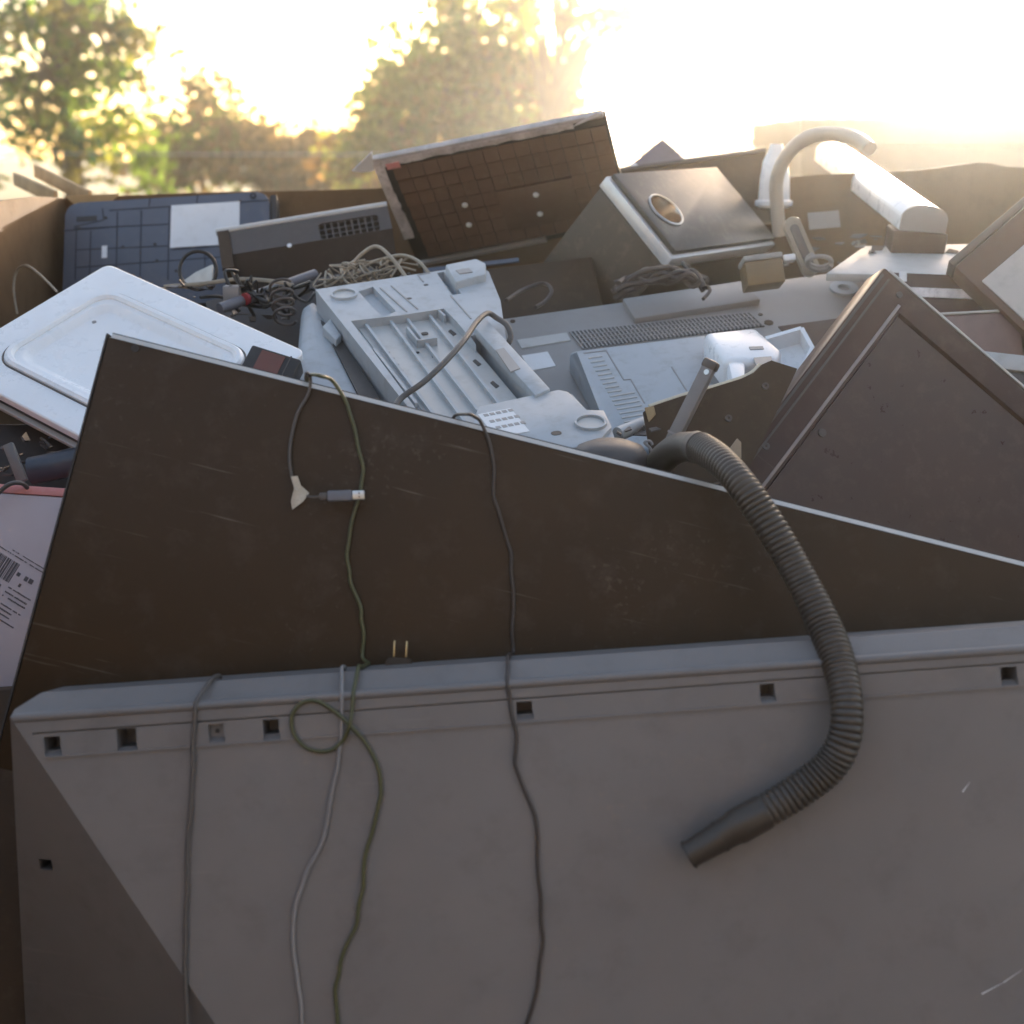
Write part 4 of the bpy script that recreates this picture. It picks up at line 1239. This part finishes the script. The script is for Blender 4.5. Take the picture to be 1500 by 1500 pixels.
part('silver_strip', bar_on(fJ3, [((620, 396), (760, 380))], .008, 0, .003, MB()), M_SLATE, g)

mb = MB()
rr = random.Random(77)
for (x0, x1, y0, y1, d0, n) in ((250, 440, 415, 480, 2.07, 34), (585, 745, 395, 430, 2.19, 20), (1150, 1290, 345, 395, 2.2, 26), (0, 110, 640, 700, 1.76, 16), (1290, 1400, 370, 400, 2.2, 12), (900, 990, 625, 665, 1.66, 10)):
    for k_ in range(n):
        p = W(rr.uniform(x0, x1), rr.uniform(y0, y1), d0 + rr.uniform(-.02, .03))
        M = Matrix.Translation(p) @ Matrix.Rotation(rr.uniform(0, 6.28), 4, 'Z') @ Matrix.Rotation(rr.uniform(-1, 1), 4, 'X')
        a_ = rr.uniform(.004, .013)
        mb.prism([(-a_, -a_ * .4), (a_ * .7, -a_ * rr.uniform(.2, .6)), (a_, a_ * .3), (-a_ * .2, a_ * rr.uniform(.3, .7))], 0, rr.uniform(.001, .003), M=M)
single('plastic_shards', mb, M_TAUPE, 'small broken plastic shards lying in the gaps of the heap', 'shards', kind='stuff')

# boards leaning on the outside of the bin, far left
for (x0, y0, x1, y1, lab) in ((52, 250, 132, 290, 'upper golden wooden slat leaning behind the bin rim'), (22, 262, 82, 290, 'lower golden wooden slat leaning behind the bin rim')):
    p, q = W(x0, y0, 3.1), W(x1, y1, 2.8)
    dvec = (q - p)
    single('wooden_slat', MB().box(0, dvec.length, -.004, .004, -.014, .014, .001), M_WOOD, lab, 'slat',
           Matrix.Translation(p) @ dvec.to_track_quat('X', 'Z').to_matrix().to_4x4(), group='slats behind the bin')

# ------------------------------------------------------------------ 20. beyond the bin
SY = 6.2
fBk = on_y(1178, 172, SY)
g = thing('plywood_container', 'tan plywood container dissolving in the glare at the right', 'container', Vector((fBk.x, SY, 0)))
SH = fBk.z - .12
M_SHED = plastic('tan_painted_boards', (0.36, 0.24, 0.13), .7, var=.12, scale=1.5)
part('wall', MB().box(0, 2.6, 0, 1.2, 0, SH), M_SHED, g)
part('lid', MB().box(-.02, 2.62, -.02, 1.22, SH + .003, SH + .12, .01), M_SHED, g)
d_ = part('door', MB().box(1.4, 2.3, -.03, -.004, .03, SH - .1), M_KRAFT, g)
part('handle', MB().box(2.15, 2.2, -.07, -.031, .95, 1.1), M_METAL, d_)
g = thing('added_shade_bin', 'unseen brown cardboard bin left of the heap, added to shade it', 'bin', Vector((-2.15, .25, 0.12)))  # out of view; added to keep left sky light off the grey facet
for nm, bx in (('front_wall', (0, 1.24, 0, .014, 0, 1.25)), ('back_wall', (0, 1.24, 1.3, 1.314, 0, 1.25)), ('side_wall', (-.0005, .0135, .0145, 1.2995, 0, 1.248)), ('side_wall', (1.2265, 1.2405, .0145, 1.2995, 0, 1.248))):
    part(nm, MB().box(*bx), M_KRAFT, g)
part('floor_board', MB().box(-.01, 1.25, -.01, 1.32, -.11, -.005), M_WOOD, g)

M_BRICK = plastic('dark_grey_brick', (0.075, 0.064, 0.058), .9, var=.25, dirt=.4, dirtcol=(.12, .09, .07), scale=2.0, bump=.5, grain=50)
g = thing('added_warehouse', 'unseen dark grey brick warehouse, added to block low sky light', 'added building', Vector((0, -8.0, 0)))  # behind the camera; added to cut low sky light on front faces
part('wall', MB().box(-22, 22, -9, 0, 0, 6.0), M_BRICK, g)
part('roof', MB().box(-22.4, 22.4, -9.4, .4, 6.003, 6.3, .02), M_TAUPE, g)
for x in (-9.0, 4.0):
    d_ = part('roll_door', MB().box(x, x + 4, .003, .06, .01, 4.0), M_BEIGE, g)
    for k in range(12):
        part('door_slat', MB().box(x + .05, x + 3.95, .061, .09, .05 + k * .33, .30 + k * .33, .01), M_TAUPE, d_)
for x in (-17.0, -13.0, -2.5, 10.5, 14.5):
    w_ = part('window', MB().box(x, x + 1.8, .003, .05, 2.2, 3.8), M_TAUPE, g)
    part('pane', MB().box(x + .08, x + 1.72, .051, .056, 2.28, 3.72), M_DARK, w_)

# power line
pw = []
for i in range(25):
    x = -14 + i * 1.2
    pw.append((x, 24, on_y(300, 228, 24).z + .02 + .0012 * (x + 4) ** 2))
g = thing('power_line', 'thin power line crossing in front of the trees at left', 'power line', Vector((0, 0, 0)))
part('wire', MB().tube(pw, .011, n=6, per=1), M_LIGHTC, g)
for x in (-14, 14.8):
    part('pole', MB().tube([(x, 24, 0), (x, 24, 4.2)], .12, n=10, per=1), M_BARK, g)


# ------------------------------------------------------------------ trees
def leaf_mat(name):
    m = bpy.data.materials.new(name)
    m.use_nodes = True
    nt = m.node_tree
    nt.nodes.clear()
    at = nt.nodes.new('ShaderNodeAttribute'); at.attribute_name = 'Col'
    df = nt.nodes.new('ShaderNodeBsdfDiffuse'); tr = nt.nodes.new('ShaderNodeBsdfTranslucent')
    mx = nt.nodes.new('ShaderNodeMixShader'); mx.inputs[0].default_value = .72
    out = nt.nodes.new('ShaderNodeOutputMaterial')
    nt.links.new(at.outputs['Color'], df.inputs[0]); nt.links.new(at.outputs['Color'], tr.inputs[0])
    nt.links.new(df.outputs[0], mx.inputs[1]); nt.links.new(tr.outputs[0], mx.inputs[2]); nt.links.new(mx.outputs[0], out.inputs[0])
    return m


M_LEAF = leaf_mat('leaves')


def tree(name, label, cat, base, blobs, pal, n_clump, per, leaf, spread, seed, trunk_r=.18, limbs=14):
    """base: ground point; blobs: (centre, radii, weight) ellipsoids; leaves in clumps through their volume"""
    rg = np.random.default_rng(seed)
    g = thing(name, label, cat, Vector(base), 'trees and bushes beyond the bin')
    base = np.array(base)
    wts = np.array([b[2] for b in blobs], float); wts /= wts.sum()
    cl = []
    for k in rg.choice(len(blobs), n_clump, p=wts):
        v_ = rg.normal(size=3); v_ /= np.linalg.norm(v_)
        cl.append(np.array(blobs[k][0]) + v_ * (rg.random() ** .45) * np.array(blobs[k][1]))
    cl = np.array(cl)
    C = np.repeat(cl, per, 0) + rg.normal(size=(n_clump * per, 3)) * spread
    N = len(C)
    a = rg.normal(size=(N, 3)); a /= np.linalg.norm(a, axis=1)[:, None]
    b = np.cross(a, rg.normal(size=(N, 3))); b /= np.linalg.norm(b, axis=1)[:, None]
    sz = leaf * rg.uniform(.6, 1.35, (N, 1))
    V = np.empty((N, 4, 3))
    V[:, 0] = C - a * sz; V[:, 1] = C + b * sz * .55; V[:, 2] = C + a * sz; V[:, 3] = C - b * sz * .55
    V = V.reshape(-1, 3) - base
    me = bpy.data.meshes.new('crown')
    me.vertices.add(N * 4); me.vertices.foreach_set('co', V.ravel())
    me.loops.add(N * 4); me.loops.foreach_set('vertex_index', np.arange(N * 4, dtype=np.int32))
    me.polygons.add(N); me.polygons.foreach_set('loop_start', np.arange(0, N * 4, 4, dtype=np.int32))
    me.update(calc_edges=True)
    pal = np.array(pal)
    pc = pal[rg.integers(0, len(pal), n_clump)]
    colr = np.repeat(pc * rg.uniform(.75, 1.35, (n_clump, 1)), per, 0) * rg.uniform(.8, 1.4, (N, 1))
    colr = np.clip(np.repeat(colr, 4, 0), 0, 1)
    ca = me.color_attributes.new('Col', 'FLOAT_COLOR', 'POINT')
    ca.data.foreach_set('color', np.concatenate([colr, np.ones((N * 4, 1))], 1).ravel())
    cr = part('crown', me, M_LEAF, g)
    mb = MB()
    mean = cl.mean(0) - base
    top = np.array([mean[0] * .8, mean[1], max(1.0, (cl[:, 2].max() - base[2]) * .8)])
    mb.tube([(0, 0, -.1), tuple(top * np.array([.3, .3, .35])), tuple(top * np.array([.7, .7, .7])), tuple(top)], trunk_r, n=8, per=4, rfun=lambda s: max(.03, trunk_r * (1 - s / (top[2] * 1.25))))
    for k in rg.choice(n_clump, min(limbs, n_clump), replace=False):
        e = cl[k] - base
        st = top * rg.uniform(.35, .9)
        mid = (st + e) / 2 + np.array([0, 0, .12 * np.linalg.norm(e - st)])
        mb.tube([tuple(st), tuple(mid), tuple(e)], trunk_r * .3, n=5, per=4, rfun=lambda s: trunk_r * .3 * max(.15, 1 - s / 3.5))
    part('trunk', mb, M_BARK, g)
    return g


def at(px, py, Y):
    p = on_y(px, py, Y)
    return (p.x, p.y, p.z)


def blob(px, py, rx, ry, Y, w=1.0):
    k = Y / FPX * 1.03
    return (at(px, py, Y), (rx * k, rx * k * .8, ry * k), w)


GREEN = [(.085, .16, .025), (.14, .20, .025), (.05, .10, .04), (.23, .22, .025)]
AUT = [(.25, .24, .03), (.27, .19, .03), (.17, .24, .03), (.25, .13, .03), (.13, .21, .03), (.26, .27, .03)]
BRN = [(.15, .11, .04), (.19, .12, .04), (.11, .10, .03), (.12, .14, .035)]
Y1 = 26.0
p = at(110, 235, Y1)
tree('oak_tree', 'tall sparse green tree filling the upper left corner', 'tree', (p[0], p[1], 0),
     [blob(60, 40, 150, 90, Y1, 3), blob(170, 90, 80, 80, Y1, 1.6), blob(90, 210, 150, 90, Y1, 3.2), blob(-60, 120, 120, 150, Y1, 2), blob(60, -140, 190, 120, Y1, 2)], GREEN + [(.17, .14, .03)], 84, 46, .12, .21, 3, .22, 30)
Y2 = 34.0
p = at(300, 235, Y2)
tree('bush', 'brown olive bush, left of the two between the big trees', 'bush', (p[0], p[1], 0),
     [blob(295, 190, 70, 75, Y2, 2), blob(270, 250, 90, 60, Y2, 2)], BRN + GREEN[:1], 40, 42, .15, .25, 5, .12, 16)
p = at(400, 235, Y2)
tree('bush', 'low rusty brown bush, right of the two between the big trees', 'bush', (p[0], p[1], 0),
     [blob(385, 220, 60, 50, Y2, 2), blob(430, 250, 70, 40, Y2, 2)], BRN, 42, 42, .15, .25, 6, .10, 14)
Y3 = 30.0
p = at(690, 235, Y3)
tree('autumn_tree', 'dense yellow green autumn tree in the middle behind the ribbed panel', 'tree', (p[0], p[1], 0),
     [blob(690, 90, 130, 100, Y3, 3), blob(620, 170, 110, 90, Y3, 2.4), blob(760, 180, 105, 90, Y3, 2.4), blob(700, -60, 120, 80, Y3, 1.5), blob(560, 230, 80, 45, Y3, 1.4)], AUT + GREEN[1:2], 165, 46, .15, .25, 8, .25, 24)
p = at(500, 240, 36)
tree('orange_bush', 'low orange red bush at the foot of the autumn tree', 'bush', (p[0], p[1], 0),
     [blob(490, 240, 70, 34, 36, 1)], [(.20, .085, .035), (.17, .10, .03), (.14, .07, .03)], 70, 46, .12, .28, 9, .08, 8)
# bare overhanging branch at the top
p = at(765, 235, 28.5)
tree('bare_tree', 'thin tree with a dark nearly bare branch reaching right at the top', 'tree', (p[0], p[1], 0),
     [blob(890, 25, 80, 34, 28.5, 1), blob(960, 8, 55, 22, 28.5, .7), blob(800, -60, 90, 60, 28.5, 1)], BRN + AUT[:1], 66, 24, .09, .2, 12, .15, 40)
# far belt of trees at the right, dissolved in the glare
p = at(1330, 235, 60)
tree('far_tree_belt', 'faint low tree line in the glare behind the second bin', 'trees', (p[0], p[1], 0),
     [blob(1000 + 90 * i, 240, 90, 30 + 10 * (i % 2), 60, 1) for i in range(8)], GREEN[:2] + BRN[:2], 150, 40, .25, .6, 14, .2, 10)

# ------------------------------------------------------------------ hazy evening air
HAZE = 0.003
mb = MB(); mb.box(-60, 60, -15, 80, -1.0, 9.5)
me = mb.mesh('haze')
hm = bpy.data.materials.new('haze')
hm.use_nodes = True
hn = hm.node_tree
hn.nodes.clear()
vol = hn.nodes.new('ShaderNodeVolumePrincipled')
vol.inputs['Color'].default_value = (0.95, 0.945, 0.92, 1)
vol.inputs['Density'].default_value = HAZE
vol.inputs['Anisotropy'].default_value = 0.92
ho = hn.nodes.new('ShaderNodeOutputMaterial')
hn.links.new(vol.outputs[0], ho.inputs['Volume'])
me.materials.append(hm)
hz = bpy.data.objects.new('haze', me)
COL.objects.link(hz)
hz['kind'] = 'stuff'
hz['label'] = 'pale sunlit haze hanging in the evening air'
hz['category'] = 'haze'
